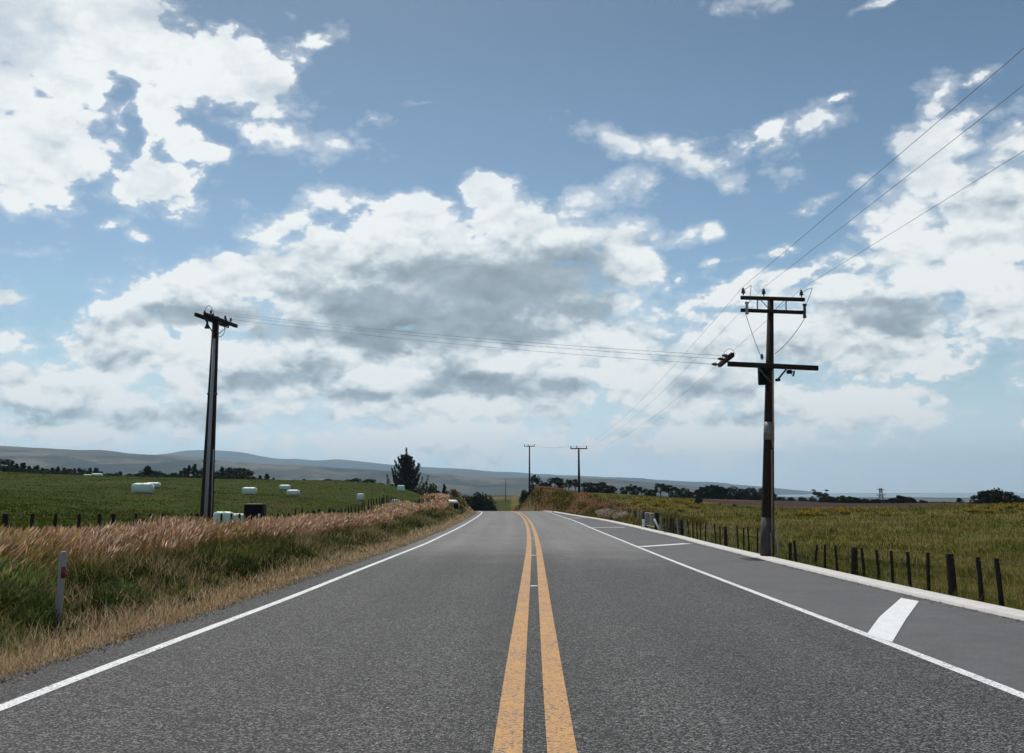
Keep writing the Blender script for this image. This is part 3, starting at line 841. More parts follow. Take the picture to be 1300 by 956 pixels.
DARK = [(.016, .026, .013), (.022, .034, .016), (.030, .043, .020), (.012, .019, .010)]
def tree_proto(kind, seed):
    """unit height tree: trunk and crown meshes"""
    global rng
    rng = np.random.default_rng(seed); rnd = random.Random(seed)
    e = empty('tree'); blobs = []
    tb = MB()
    if kind == 'conifer':
        e.name = 'conifer_tree'
        tb.tube([(0, 0, -.05), (0, 0, .5), (0, 0, .96)], [.035, .022, .006], 6)
        pts = []
        for k in range(46):
            z = .07 + .9 * (k / 46) ** .9; L = .24 * (1 - z) ** .75 * rnd.uniform(.65, 1.2) + .015
            a = rnd.uniform(0, 6.28)
            for j in range(34):
                t = rnd.random() ** .7
                pts.append((math.cos(a) * L * t + rnd.gauss(0, .012), math.sin(a) * L * t + rnd.gauss(0, .012), z + L * (.25 * t) + rnd.gauss(0, .014)))
        c = palette(len(pts), DARK, [3, 3, 2, 2], .3)
        cr = leaf_mesh('crown', pts, .042, c, M_leaf, e)
    elif kind == 'gum':
        e.name = 'gum_tree'
        tb.tube([(0, 0, -.05), (.01, 0, .35), (.03, .01, .7)], [.03, .022, .012], 6)
        for k in range(5):
            a = rnd.uniform(0, 6.28); r = rnd.uniform(.1, .22); z = rnd.uniform(.5, .88)
            tb.tube([(.01, 0, .34), (math.cos(a) * r * .5, math.sin(a) * r * .5, (z + .34) / 2), (math.cos(a) * r, math.sin(a) * r, z)], [.014, .010, .005], 5)
            blobs.append((math.cos(a) * r, math.sin(a) * r, z, rnd.uniform(.09, .14)))
        for k in range(7): blobs.append((rnd.uniform(-.22, .22), rnd.uniform(-.22, .22), rnd.uniform(.52, .9), rnd.uniform(.06, .11)))
        c = palette(1000, [(.03, .042, .022), (.04, .052, .028), (.022, .03, .016)], [3, 2, 2], .3)
        leaf_mesh('crown', crown_points(blobs, 1000), .034, c, M_leaf, e)
    elif kind == 'round':
        e.name = 'round_tree'
        tb.tube([(0, 0, -.05), (0, 0, .35), (.02, 0, .6)], [.05, .035, .015], 6)
        for k in range(22):
            d = sph(1)[0]; blobs.append((d[0] * .3, d[1] * .3, .56 + d[2] * .3, rnd.uniform(.10, .18)))
        for k in range(12): blobs.append((rnd.uniform(-.36, .36), rnd.uniform(-.36, .36), rnd.uniform(.10, .3), rnd.uniform(.12, .18)))
        for k in range(4):
            a = rnd.uniform(0, 6.28); tb.tube([(0, 0, .3), (math.cos(a) * .2, math.sin(a) * .2, .6)], [.02, .008], 5)
        c = palette(1500, DARK, [3, 3, 3, 1], .3)
        leaf_mesh('crown', crown_points(blobs, 1500), .050, c, M_leaf, e)
    else:  # spreading bush, crown down to the ground
        e.name = 'bush'
        for k in range(20):
            a = rnd.uniform(0, 6.28); r = rnd.uniform(0, .62); blobs.append((math.cos(a) * r, math.sin(a) * r, rnd.uniform(.2, .8) * (1 - .5 * r), rnd.uniform(.16, .26)))
        blobs += [(0, 0, .40, .40), (.34, .1, .30, .30), (-.32, .12, .32, .30), (.05, -.34, .28, .30), (.02, .35, .34, .28)]
        for k in range(5):
            a = rnd.uniform(0, 6.28); tb.tube([(0, 0, -.05), (math.cos(a) * .25, math.sin(a) * .25, .5)], [.03, .01], 5)
        pal = {'bush': DARK, 'orange': [(.20, .10, .02), (.26, .14, .03), (.12, .08, .02), (.06, .06, .02)], 'grey': [(.085, .105, .070), (.12, .14, .10), (.05, .065, .04)],
               'gorse': [(.05, .062, .018), (.04, .05, .015), (.60, .41, .02), (.50, .32, .015), (.13, .13, .035)], 'pale': [(.70, .63, .54), (.62, .50, .42), (.52, .38, .32), (.20, .20, .10)],
               'olive': [(.05, .06, .02), (.07, .075, .025), (.035, .045, .015)]}[kind]
        wts = {'gorse': [1.6, 1.4, 4.0, 3.2, 2]}.get(kind, [1] * len(pal))
        n = 700 if kind == 'gorse' else 2200
        pts = crown_points(blobs, n)
        pts[:, 2] = np.abs(pts[:, 2])
        c = palette(n, pal, wts, .3)
        if kind == 'gorse':
            hi = pts[:, 2] < .35; c[hi] = palette(int(hi.sum()), pal[:2] + pal[4:], [3, 3, 2], .3)
        leaf_mesh('crown', pts, .045, c, M_leaf, e)
    tb.build('trunk', M_bark, e)
    return e

PROTO = {}
def proto(kind, variants):
    if kind not in PROTO:
        PROTO[kind] = [[tree_proto(kind, 500 + 17 * i + sum(map(ord, kind))), False] for i in range(variants)]
        for p in PROTO[kind]: p.append(children_of(p[0]))
    return PROTO[kind]
NV = {'conifer': 5, 'gum': 4, 'round': 5, 'bush': 4, 'orange': 1, 'grey': 1, 'gorse': 4, 'pale': 1, 'olive': 2}
_count = {}
def plant(kind, loc, height, width, label, cat, group=None, name=None):
    """width/height in metres; a prototype's own first use moves the prototype itself"""
    ps = proto(kind, NV[kind]); i = _count.get(kind, 0); _count[kind] = i + 1
    p = ps[i % len(ps)]
    if not p[1]: o = p[0]; p[1] = True
    else: o = copy_tree(p[0], p[2])
    if name: o.name = name
    ref = {'conifer': .40, 'gum': .58, 'round': .82}.get(kind, 1.5)
    o.location = loc; sx = width / ref
    o.scale = (sx, sx, height); o.rotation_euler = (0, 0, random.uniform(0, 6.28))
    tag(o, label, cat, group)
    return o

def plant_px(kind, px, topy, wpx, d, label, cat, group=None, sink=.15, name=None, basey=None):
    p = at(px, topy, d)
    z = Hs(p.x, d) - sink if basey is None else min(at(px, basey, d).z, Hs(p.x, d))
    z = Hs(p.x, d) - sink
    h = max(p.z - z, .5)
    return plant(kind, (p.x, d, z), h, wpx / F * d, label, cat, group, name)

leftrow = [(-14, 580, 16, 'round'), (2, 582, 20, 'round'), (15.4, 585, 12, 'conifer'), (21, 589, 9, 'conifer'), (29.5, 588, 11, 'conifer'), (37, 592, 9, 'conifer'), (44, 592.5, 8, 'conifer'), (48, 591, 8, 'conifer'), (54, 594.6, 9, 'conifer'),
           (60, 595, 11, 'round'), (66.5, 594.6, 9, 'conifer'), (74, 592.8, 9, 'conifer'), (82, 594, 8, 'conifer'), (88, 595, 10, 'round'), (95, 595, 7, 'conifer'), (100.5, 594.6, 8, 'conifer'), (108, 595, 11, 'round'), (114.5, 594.6, 7, 'conifer'),
           (122.5, 594.4, 10, 'conifer'), (129, 599, 8, 'conifer'), (140, 599, 11, 'round'), (147, 600, 9, 'round'), (153, 599, 8, 'conifer'), (162, 601, 12, 'round'), (170, 602, 10, 'round'), (179, 597, 12, 'round'), (188, 592, 15, 'conifer'), (196, 594.5, 13, 'round'),
           (203, 599, 10, 'round'), (211, 601, 12, 'round'), (221, 600, 12, 'round'), (229, 598, 8, 'conifer'), (234, 594.5, 9, 'conifer'), (240, 591, 9, 'conifer'), (247.5, 589.5, 10, 'conifer'), (255, 594.5, 9, 'round'), (265, 596, 11, 'round'), (275, 598, 11, 'round'), (282, 593, 9, 'conifer'),
           (293, 593, 15, 'round'), (304.5, 593.5, 25, 'round'), (321, 605.5, 9, 'round'), (330, 604, 7, 'conifer'), (339, 602, 9, 'conifer'), (347, 607, 6, 'conifer'), (361, 609, 10, 'round'), (373, 609, 9, 'round'), (386, 608.5, 9, 'conifer'), (401, 609.5, 12, 'round'), (416, 608, 9, 'round'), (424, 609.5, 9, 'round'), (432, 608.5, 11, 'round'),
           (443, 608.5, 10, 'round'), (456, 607, 15, 'round'), (469, 608, 13, 'round'), (481, 613, 10, 'round')]
cnt = {}
for px, ty, w, k in leftrow:
    if px < 0:
        lab = 'dark rounded tree just beyond the left edge of the paddock treeline'
    else:
        cnt[k] = cnt.get(k, 0) + 1
        lab = f"{nth(cnt[k])} dark {'pointed conifer' if k == 'conifer' else 'rounded tree'} from the left in the treeline behind the green paddock"
    plant_px(k, px, ty - .6, w * (1.25 if k == 'conifer' else 1.5), 226 + random.uniform(-8, 8), lab, 'tree', 'trees in the line behind the left paddock', .5)

for i, px in enumerate(np.arange(1, 345, 9.5)):
    px = float(px + random.uniform(-3, 3)); ty = float(np.interp(px, [0, 10, 30, 60, 120, 130, 150, 175, 205, 230, 265, 300, 345], [587, 590, 594, 597.5, 599, 602.5, 603.5, 600, 602.5, 601, 602, 601, 608])) + random.uniform(-.8, .8)
    plant_px('round', px, ty, random.uniform(15, 20), 216 + random.uniform(-4, 4), f'{nth(i + 1)} low dark filler tree from the left at the foot of the paddock treeline', 'tree', 'low trees at the foot of the left treeline', .5)
# right hand trees: px, top, width, kind, distance
rightrow = [(681, 602, 13, 'round', 205), (704.5, 605.5, 22, 'round', 215), (722, 608, 7, 'gum', 210), (730, 607, 10, 'gum', 212), (745, 612, 13, 'round', 215), (757.5, 609.5, 20, 'round', 218), (774, 616, 14, 'round', 220),
            (792, 618, 9, 'round', 222), (799.5, 614.5, 10, 'gum', 222), (806, 616, 9, 'round', 224), (814, 618, 8, 'gum', 224), (821, 620, 9, 'round', 224), (829, 619.5, 10, 'round', 226), (838, 613, 11, 'gum', 230), (849, 614.5, 14, 'gum', 232), (857, 618, 10, 'round', 232), (868, 619, 12, 'round', 234), (876, 624, 9, 'round', 232),
            (885, 622, 11, 'conifer', 262), (891, 618.5, 12, 'conifer', 264), (898, 617, 13, 'conifer', 264), (904, 616, 13, 'conifer', 264), (910, 616.5, 13, 'conifer', 266), (916, 618, 13, 'conifer', 266), (922, 621, 12, 'conifer', 266), (932, 617.5, 18, 'round', 280), (942, 618, 13, 'round', 282), (952, 618.5, 13, 'round', 284), (958, 620, 10, 'round', 284), (969, 619, 13, 'round', 284), (979, 623, 10, 'round', 286),
            (992, 629, 12, 'bush', 300), (1004, 630, 13, 'bush', 302), (1018, 630, 13, 'bush', 302), (1031, 629.5, 12, 'bush', 300), (1043, 621, 15, 'gum', 268)]
cnt = {}
NM = {'conifer': 'dark conifer', 'round': 'dark rounded tree', 'gum': 'thin crowned gum tree', 'bush': 'low dark bush'}
for px, ty, w, k, d in rightrow:
    cnt[k] = cnt.get(k, 0) + 1
    plant_px(k, px, ty - .5, w * 1.35, d, f'{nth(cnt[k])} {NM[k]} from the left behind the right hand field', 'bush' if k == 'bush' else 'tree', 'trees behind the right field', .4)
cnt = 0
for px in np.arange(1047, 1200, 5.2):
    px = float(px + random.uniform(-1.5, 1.5))
    ty = float(np.interp(px, [1040, 1060, 1077, 1095, 1110, 1125, 1135, 1139, 1146, 1155, 1165, 1185, 1205], [631, 630.5, 630, 634, 635, 634, 634, 630, 631, 632, 636, 637, 639])) + random.uniform(-1.2, 1.2)
    k = random.choice(['conifer', 'round', 'conifer']); cnt += 1
    plant_px(k, px, ty - 1, random.uniform(12, 16), 225 + random.uniform(-5, 5), f'{nth(cnt)} dark tree from the left in the dense wood edging the ploughed strip', 'tree', 'trees of the dark wood', .3)
plant_px('round', 1150, 628.5, 15, 246, 'tall rounded tree rising above the dark wood', 'tree')
plant_px('conifer', 1217, 632, 12, 215, 'lone pointed conifer between the dark wood and the tree clump', 'tree')
plant_px('round', 1206, 637, 12, 220, 'low dark tree left of the lone conifer', 'tree')
for i, (px, ty, w) in enumerate([(1241, 629, 15), (1250, 623, 17), (1261, 620, 24), (1273, 622, 18), (1283, 627, 15), (1292, 632, 13), (1300, 634, 12)]):
    plant_px('round', px, ty - 1, w * 1.4, 165 + 4 * (i % 3), f'{nth(i + 1)} tree from the left in the dark clump at the right skyline', 'tree', 'trees of the right skyline clump', .5)

# big upswept conifer left of the crest
def big_conifer():
    global rng
    rng = np.random.default_rng(99); rnd = random.Random(99)
    d = 200.0; p = at(516, 568.5, d); z0 = Hs(p.x, d) - .1; Ht = p.z - z0
    e = empty('large_conifer', (p.x, d, z0)); tag(e, 'large dark conifer with upswept branches standing alone left of the crest', 'tree')
    t = MB(); t.tube([(0, 0, -.2), (0, 0, Ht * .5), (.05, 0, Ht * .97)], [.32, .2, .04], 8)
    pts = []
    sz = []
    for k in range(54):
        f = (k + .5) / 54; z = Ht * (.03 + .80 * f ** 1.15); L = Ht * (.50 * (1 - f) ** .62 + .05) * rnd.uniform(.66, 1.12); a = k * 2.399 + rnd.uniform(-.45, .45)
        P0 = Vector((0, 0, z)); curve = []
        for j in range(9):
            s = j / 8
            curve.append(P0 + Vector((math.cos(a) * L * (s - .22 * s ** 3), math.sin(a) * L * (s - .22 * s ** 3), L * (-.05 * s + .72 * s ** 2.4))))
        t.tube([curve[0], curve[3], curve[6]], [.06, .035, .015], 4, False)
        for j in range(230):
            s = .10 + .90 * rnd.random() ** .75; i = min(int(s * 8), 7); q = curve[i].lerp(curve[i + 1], s * 8 - i)
            sp = .46 * (1 - s) ** .7 + .085
            pts.append((q.x + rnd.gauss(0, sp * .6), q.y + rnd.gauss(0, sp * .6), q.z + rnd.gauss(0, sp * .5))); sz.append(.27 * (1 - .55 * s))
    for k in range(500):
        zz_ = rnd.uniform(.72, 1.0); pts.append((rnd.gauss(0, .5 * (1.02 - zz_) + .05), rnd.gauss(0, .5 * (1.02 - zz_) + .05), Ht * zz_)); sz.append(.11)
    c = palette(len(pts), DARK, [3, 3, 1.5, 3], .3)
    leaf_mesh('crown', pts, np.array(sz), c, M_leaf, e)
    t.build('trunk', M_bark, e)
big_conifer()

# shrubs round the crest
plant_px('olive', 534, 608, 84, 190, 'rounded olive shrub under the large conifer', 'shrub')
plant_px('olive', 520, 612, 50, 182, 'smaller olive shrub before the large conifer', 'shrub')
plant_px('olive', 548, 609.5, 70, 186, 'broad dark green shrub right of the large conifer', 'shrub')
plant_px('bush', 585, 626, 16, 192, 'dark bush between the letterbox and the black clump', 'bush')
plant_px('bush', 561, 613, 44, 184, 'dark bush right of the large conifer', 'bush')
plant_px('conifer', 564, 614.5, 11, 170, 'small conifer beside the orange leaved shrub', 'tree')
plant_px('orange', 576, 616, 20, 119, 'orange brown shrub above the white letterbox', 'shrub')
plant_px('bush', 549, 632, 14, 118, 'dark low bush on the pink grass bank', 'bush')
for i, (px, ty, w, d) in enumerate([(589, 626, 16, 205), (598, 622, 20, 200), (607, 617.5, 24, 198), (617, 623, 22, 202), (624, 629, 12, 204)]):
    plant_px('bush', px, ty - .5, w * 1.5, d, f'{nth(i + 1)} tree from the left in the black clump past the crest', 'tree', 'trees of the black clump past the crest', .6)
plant_px('bush', 664, 616, 15, 150, 'dark bush on top of the cutting bank', 'bush')
plant_px('bush', 671, 619, 9, 155, 'small dark bush at the foot of the far pole', 'bush')
plant_px('grey', 856, 656.5, 33, 49.6, 'grey green shrub against the right fence', 'shrub', sink=.1)
plant_px('pale', 772, 640.5, 32, 82, 'whitish dried bush left of the gate', 'shrub', sink=.1)
plant_px('pale', 790, 644.5, 30, 75.5, 'pale seeding bush nearer the gate', 'shrub', sink=.1)
plant_px('olive', 784, 656.5, 22, 77, 'low dark green bush at the foot of the pale bushes', 'shrub', sink=.1)
plant_px('bush', 885.5, 629, 13, 140, 'dark shrub at the end of the ploughed strip', 'shrub')
plant_px('bush', 914, 644.2, 5, 136, 'left of two small dark bushes in the pasture', 'bush', sink=.05)
plant_px('bush', 933, 645.4, 7, 136, 'right of two small dark bushes in the pasture', 'bush', sink=.05)

rng = np.random.default_rng(5)
gorse = []
for x0, x1, y0, y1, n_ in ((792, 885, 633, 652, 46), (700, 790, 626, 640, 20), (1000, 1130, 648.5, 657, 26), (1215, 1300, 642, 652, 18)):
    for k in range(n_): gorse.append((random.uniform(x0, x1), random.uniform(y0, y1)))
gorse.sort()
for i, (px, py) in enumerate(gorse):
    p = hit(px, py)
    if p.y > 190: continue
    s = random.uniform(.34, .80)
    plant('gorse', (p.x, p.y, p.z - .05), s, s * random.uniform(1.2, 1.9), f'{nth(i + 1) if i < 79 else "last"} yellow flowering gorse bush from the left in the right field' if i < 79 else f'yellow flowering gorse bush near the right edge of the field', 'gorse bush', 'yellow gorse bushes in the right field', 'gorse_bush')

# ------------------------------------------------------------------ fences
def post_mesh(mb, base, height, w, leanx=0.0, leany=0.0):
    b = Vector(base); t = b + Vector((leanx, leany, height))
    mb.tube([b + Vector((0, 0, -.3)), b.lerp(t, .5), t - Vector((0, 0, .012)), t], [w * .52, w * .5, w * .48, w * .4], 7)

def fence(name, label, pts, wires, group=None):
    e = empty(name, pts[0][0]); o0 = Vector(pts[0][0]); tag(e, label, 'fence', group)
    tops = []
    for (b, h, w, lx, mat, nm) in pts:
        mb = MB(); post_mesh(mb, Vector(b) - o0, h, w, lx, random.uniform(-.03, .03)); mb.build(nm, mat, e)
    for fr in wires:
        mb = MB()
        mb.tube([Vector(b) - o0 + Vector((lx * fr - .0, -w * .5 - .006, h * fr)) for (b, h, w, lx, m, nm) in pts], .0028, 4, False)
        mb.build('wire', M_steel, e)
    return e

# right fence: strainers and battens at the kerb
rp = []
seen = [(1273, 776, 708.6, 1264.6, .075), (1247.7, 770, 707, 1240.6, .075), (1211, 762, 703, 1206, .135), (1179, 755, 701.5, 1178, .065), (1156, 751.7, 700.6, 1152, .065), (1134, 747, 699, 1131, .06), (1117, 743, 698, 1112, .06), (1098, 738, 696, 1094, .06),
        (1084.6, 735, 694.8, 1084.6, .14), (1063.7, 731, 693, 1060, .06), (1047, 727, 691.3, 1047, .06), (1034, 724, 691.5, 1037, .06), (1011, 718, 686, 1008, .07), (1003, 717, 689, 1003, .085)]
Yq = 9.5
def fence_x(Y): return float(xK(Y)) + .56
pre = []
while Yq < 14.0:
    pre.append(((fence_x(Yq), Yq, Hs(fence_x(Yq), Yq)), .78, .07, random.uniform(-.05, .02), M_post, 'post')); Yq += .8
for bx, by, ty, tx, w in seen:
    Y = 15.0
    for _ in range(12):
        a, b, c = ray(bx, by); X = fence_x(Y); Y = X / (a / b)
    X = fence_x(Y); z = Hs(X, Y); top = at(tx, ty, Y)
    rp.append(((X, Y, z), top.z - z, w, top.x - X, M_post, 'post'))
Y = rp[-1][0][1] + 1.2
while Y < 53.5:
    X = fence_x(Y); big = random.random() < .2
    rp.append(((X, Y, Hs(X, Y)), random.uniform(.72, .84), .13 if big else .055, random.uniform(-.05, .05), M_post if (big or random.random() < .75) else M_oldpost, 'post')); Y += random.uniform(.75, 1.25)
fence('roadside_fence', 'post and wire fence close behind the right kerb', pre + rp, (.25, .5, .72, .93))
# gate bay
gp = at(829, 670, 53); gX0, gX1 = at(829, 670, 53.2).x, at(815, 667, 58.0).x
g0 = Vector((fence_x(55.3) + .15, 55.3, Hs(fence_x(55.3) + .15, 53.2))); g1 = Vector((fence_x(60.2) + .15, 60.2, Hs(fence_x(60.2) + .15, 58.4)))
ge = empty('farm_gate', g0); tag(ge, 'wire mesh farm gate between two dark strainer posts', 'gate')
for b in (g0, g1):
    mb = MB(); post_mesh(mb, b - g0, .95, .24); mb.build('gatepost', M_post, ge)
dirv = (g1 - g0).normalized(); A = dirv * .2; B = (g1 - g0) - dirv * .2
mb = MB()
for z in (.15, .88): mb.tube([A + Vector((0, 0, z)), B + Vector((0, 0, z))], .024, 6)
for Q in (A, B, (A + B) / 2): mb.tube([Q + Vector((0, 0, .15)), Q + Vector((0, 0, .88))], .022, 6)
mb.build('frame', M_mesh, ge)
mb = MB()
for k in range(1, 22):
    Q = A.lerp(B, k / 22); mb.tube([Q + Vector((0, 0, .16)), Q + Vector((0, 0, .87))], .004, 4, False)
for k in range(1, 8): mb.tube([A + Vector((0, 0, .15 + .73 * k / 8)), B + Vector((0, 0, .15 + .73 * k / 8))], .004, 4, False)
mb.build('mesh_panel', M_mesh, ge)
e = empty('leaning_stake', g0 + Vector((-.05, -.35, 0))); tag(e, 'pale stake leaning against the near gatepost', 'stake')
MB().bar((.16, -.12, -.05), (-.10, .2, .62), .11, .05).build('stake_board', M_pale, e)
e = empty('white_peg', Vector((fence_x(58.2) - .2, 58.2, Hs(fence_x(58.2) - .2, 58.2)))); tag(e, 'short white peg in front of the gate', 'peg')
MB().box((0, 0, .24), (.13, .09, .6), bev=.012).build('peg_body', M_pale, e)
# far right fence runs on up to the second pole
fp = []
Y = 62.0
while Y < 150:
    X = float(np.interp(Y, [61, 75, 100, 125, 144, 150], [8.3, 8.9, 9.6, 9.9, 9.0, 8.4])); fp.append(((X, Y, Hs(X, Y)), random.uniform(.70, .85), random.choice([.07, .07, .07, .14]), random.uniform(-.05, .05), random.choice([M_post, M_post, M_oldpost]), 'post')); Y += random.uniform(1.7, 2.8)
fence('field_fence', 'weathered fence running on past the gate towards the far poles', fp, (.4, .9))
# left fence
lp = []
for px in (-215, -155, -105, -60, -22, 11.4, 43, 70, 101, 128, 145, 174, 190, 207, 241, 250, 283, 296, 306, 344, 352, 360, 368):
    Y = -9.6 / ((px - 650) * .989 / F); p = at(px, 652, Y)
    X = -9.6; z = Hs(X, Y); wide = px in (145, 11.4, 250)
    lp.append(((X, Y, z), max(.95, min(1.25, p.z - z)), .115 if wide else .075, random.uniform(-.03, .09), M_post, 'post'))
Y = lp[-1][0][1] + 1.2
while Y < 108:
    X = float(np.interp(Y, [40, 80, 100, 110], [-9.6, -9.5, -8.9, -8.0])); lp.append(((X, Y, Hs(X, Y)), random.uniform(1.0, 1.2), random.choice([.08, .08, .14]), random.uniform(-.05, .05), M_post, 'post')); Y += random.uniform(1.1, 1.6)
fence('paddock_fence', 'dark post and wire fence behind the pink grass on the left', lp, (.35, .65, .92))

# ------------------------------------------------------------------ roadside marker posts, letterbox, cabinet
def marker(loc, label, h=1.0, red=True, lean=0.0):
    e = empty('marker_post', loc); e.rotation_euler = (0, lean, 0); tag(e, label, 'marker post', 'roadside marker posts')
    mb = MB(); mb.box((0, 0, h / 2 - .15), (.078, .045, h + .3), bev=.012); mb.build('post_body', M_postwhite, e)
    if red: MB().box((.024, 0, h * .74), (.050, .052, .135), bev=.004).build('reflector_band', M_red, e)
    return e
p = hit(72, 804); marker((p.x, p.y, p.z), 'white marker post with a red band in the left verge', at(75, 700, p.y).z - p.z, True, .02)
marker((at(590, 648, 116).x, 116, Hs(at(590, 648, 116).x, 116)), 'distant white marker post beside the letterbox', 1.0)
marker((at(700, 648, 112).x + .15, 112, Hs(at(700, 648, 112).x + .15, 112)), 'distant pale marker post on the right at the crest', 1.05)

lx = at(575, 650, 100); e = empty('letterbox', (lx.x, 100, Hs(lx.x, 100))); tag(e, 'white topped letterbox on a pale post near the crest', 'letterbox')
zt = at(575, 638, 100).z - Hs(lx.x, 100)
MB().box((0, 0, zt / 2 - .2), (.09, .09, zt + .2), bev=.01).build('post', M_postwhite, e)
mb = MB()
mb.add([(-.42, -.3, zt), (.58, -.3, zt - .05), (.58, .3, zt - .05), (-.42, .3, zt), (-.42, 0, zt + .28), (.34, 0, zt + .25)], [(0, 3, 2, 1), (0, 1, 5, 4), (2, 3, 4, 5), (1, 2, 5), (3, 0, 4)]); mb.build('lid', M_pale, e)
MB().box((.30, 0, zt - .33), (.42, .44, .52), bev=.02).build('box_body', M_black, e)
st = hit(582, 649.5); e = MB().lathe((0, 0, -.1), [(0, .2), (.15, .26), (.26, .18), (.3, .05)], 9).build('boulder', M_stone); e.location = st; tag(e, 'small pale boulder below the letterbox', 'boulder')

cb = at(323.5, 661, 38.5); zc = Hs(cb.x, 38.5); top = at(323.5, 641.5, 38.5).z
e = empty('steel_cabinet', (cb.x, 38.5, zc)); tag(e, 'black steel cabinet with a small white sticker behind the left fence', 'cabinet')
hw = .70; hh_ = top - zc
MB().box((0, 0, hh_ / 2 - .03), (hw, .6, hh_ + .1), bev=.02).build('cabinet_body', M_black, e)
MB().box((0, 0, hh_ + .035), (hw + .04, .64, .05), bev=.015).build('lid', M_steel, e)
MB().box((hw * .33, -.304, hh_ * .70), (.09, .006, .14)).build('sticker', M_pale, e)

# ------------------------------------------------------------------ wrapped bales
def bale_mesh():
    n = 26; m_ = 20; V = []
    for i in range(n + 1):
        s = -1 + 2 * i / n; r = (1 - abs(s) ** 9) ** (1 / 3.5) if abs(s) < 1 else 0
        for j in range(m_):
            a = 2 * math.pi * j / m_; c, s_ = math.cos(a), math.sin(a)
            q = (abs(c) ** 3.4 + abs(s_) ** 3.4) ** (-1 / 3.4)
            wv = 1 + .02 * math.sin(9 * s + 3 * a) + .015 * math.sin(23 * s + a)
            V.append((s * .5, c * q * .5 * r * wv, .5 + s_ * q * .5 * r * (wv if s_ > 0 else 1)))
    idx = []
    for i in range(n):
        for j in range(m_): idx += [i * m_ + j, i * m_ + (j + 1) % m_, (i + 1) * m_ + (j + 1) % m_, (i + 1) * m_ + j]
    return V, idx, [4] * (n * m_)
bv, bi, bl = bale_mesh()
bale0 = None
def bale(px, basey, wpx, hpx, rz, label, d=None, lift=0.0):
    global bale0
    if d is None:
        p = hit(px, basey); d = p.y
    x = at(px, basey, d).x; z = Hs(x, d) - .03 + lift
    if bale0 is None: bale0 = o = np_mesh('silage_bale', bv, bi, bl, M_bale, smooth=True)
    else: o = bale0.copy(); COL.objects.link(o)
    w = wpx / F * d; h = hpx / F * d * 1.12
    o.location = (x, d, z); o.scale = (w, min(w * .6, 1.1), h); o.rotation_euler = (0, 0, rz)
    tag(o, label, 'bale', 'wrapped silage bales in the paddock'); return o
bale(181, 626.5, 26, 12, -.08, 'large pale green wrapped bale left of the tall pole')
bale(194, 619, 18, 6, .1, 'wrapped bale half hidden behind the large bale left of the pole')
bale(123, 606, 13, 4, .05, 'wrapped bale just showing on the left skyline', 166)
bale(111, 605, 10, 3, .05, 'sliver of a wrapped bale left of the skyline bale', 169)
bale(316.5, 628, 18, 8.5, -.06, 'wrapped bale above the black cabinet')
bale(361.5, 622, 14, 6, .1, 'wrapped bale farthest back in the middle of the paddock')
bale(372, 629, 16, 6.5, -.1, 'wrapped bale in front of the farthest middle bale')
bale(457.5, 635.5, 9.5, 8, 0, 'small end on wrapped bale left of the bale stack')
bale(509, 624, 9.5, 7, .1, 'wrapped bale under the large conifer')
dB = 88
def bale_top(px, ty, w, rz, label):
    x = at(px, ty, dB).x; hgt = at(px, ty, dB).z - Hs(x, dB) + .03
    bale(px, 648, w, hgt / dB * F / 1.12, rz, label, dB)
bale_top(501.5, 634, 12, .1, 'taller wrapped bale behind the fence posts below the conifer')
bale_top(491, 640, 10, -.1, 'low wrapped bale left of the taller one behind the fence posts')
dC = 41
bz = at(290, 649, dC).z - Hs(at(290, 649, dC).x, dC)
bale(283.5, 660, 26, bz * F / dC / 1.12, -.08, 'left of two wrapped bales close behind the tall left pole', dC)
bale(300, 660, 22, (bz - .06) * F / dC / 1.12, .05, 'right of two wrapped bales close behind the tall left pole', dC + .4)

# ------------------------------------------------------------------ power poles
def insulator(mb, base, s=1.0, axis=(0, 0, 1)):
    mb.lathe(base, [(0, .018 * s), (.05 * s, .018 * s), (.055 * s, .055 * s), (.085 * s, .06 * s), (.09 * s, .04 * s), (.12 * s, .05 * s), (.15 * s, .05 * s), (.155 * s, .03 * s), (.19 * s, .035 * s), (.205 * s, .02 * s)], 10, axis)

D1 = 28.6
P1b = at(974, 706, D1); zb1 = Hs(P1b.x, D1); P1t = at(978.3, 379.5, D1)
pole1 = empty('power_pole', (P1b.x, D1, zb1)); tag(pole1, 'tall dark pole with three crossarms standing at the right kerb', 'power pole', 'power poles')
o1 = Vector((P1b.x, D1, zb1))
L1 = lambda px, py, d=D1: at(px, py, d) - o1
top1 = P1t - o1
mb = MB(); mb.tube([(0, 0, -.6), (0, 0, .05), top1 * .5, top1], [.205, .20, .145, .088], 10); mb.build('pole', M_timber, pole1, True)
axp = lambda px, py: L1(px, py)
# arms: front face of the pole at about -.1 m
def arm(a, b, w, h, dy, parent=pole1, name='crossarm'):
    a = Vector(a) + Vector((0, dy, 0)); b = Vector(b) + Vector((0, dy, 0))
    o = MB().bar(a, b, w, h).build(name, M_timber, parent); return a, b
arm(L1(939, 379), L1(1020, 381.5), .09, .105, -.13)
arm(L1(938.8, 395), L1(1018, 398), .09, .10, -.15)
arm(L1(922, 463), L1(1036, 468.5), .11, .14, -.19)
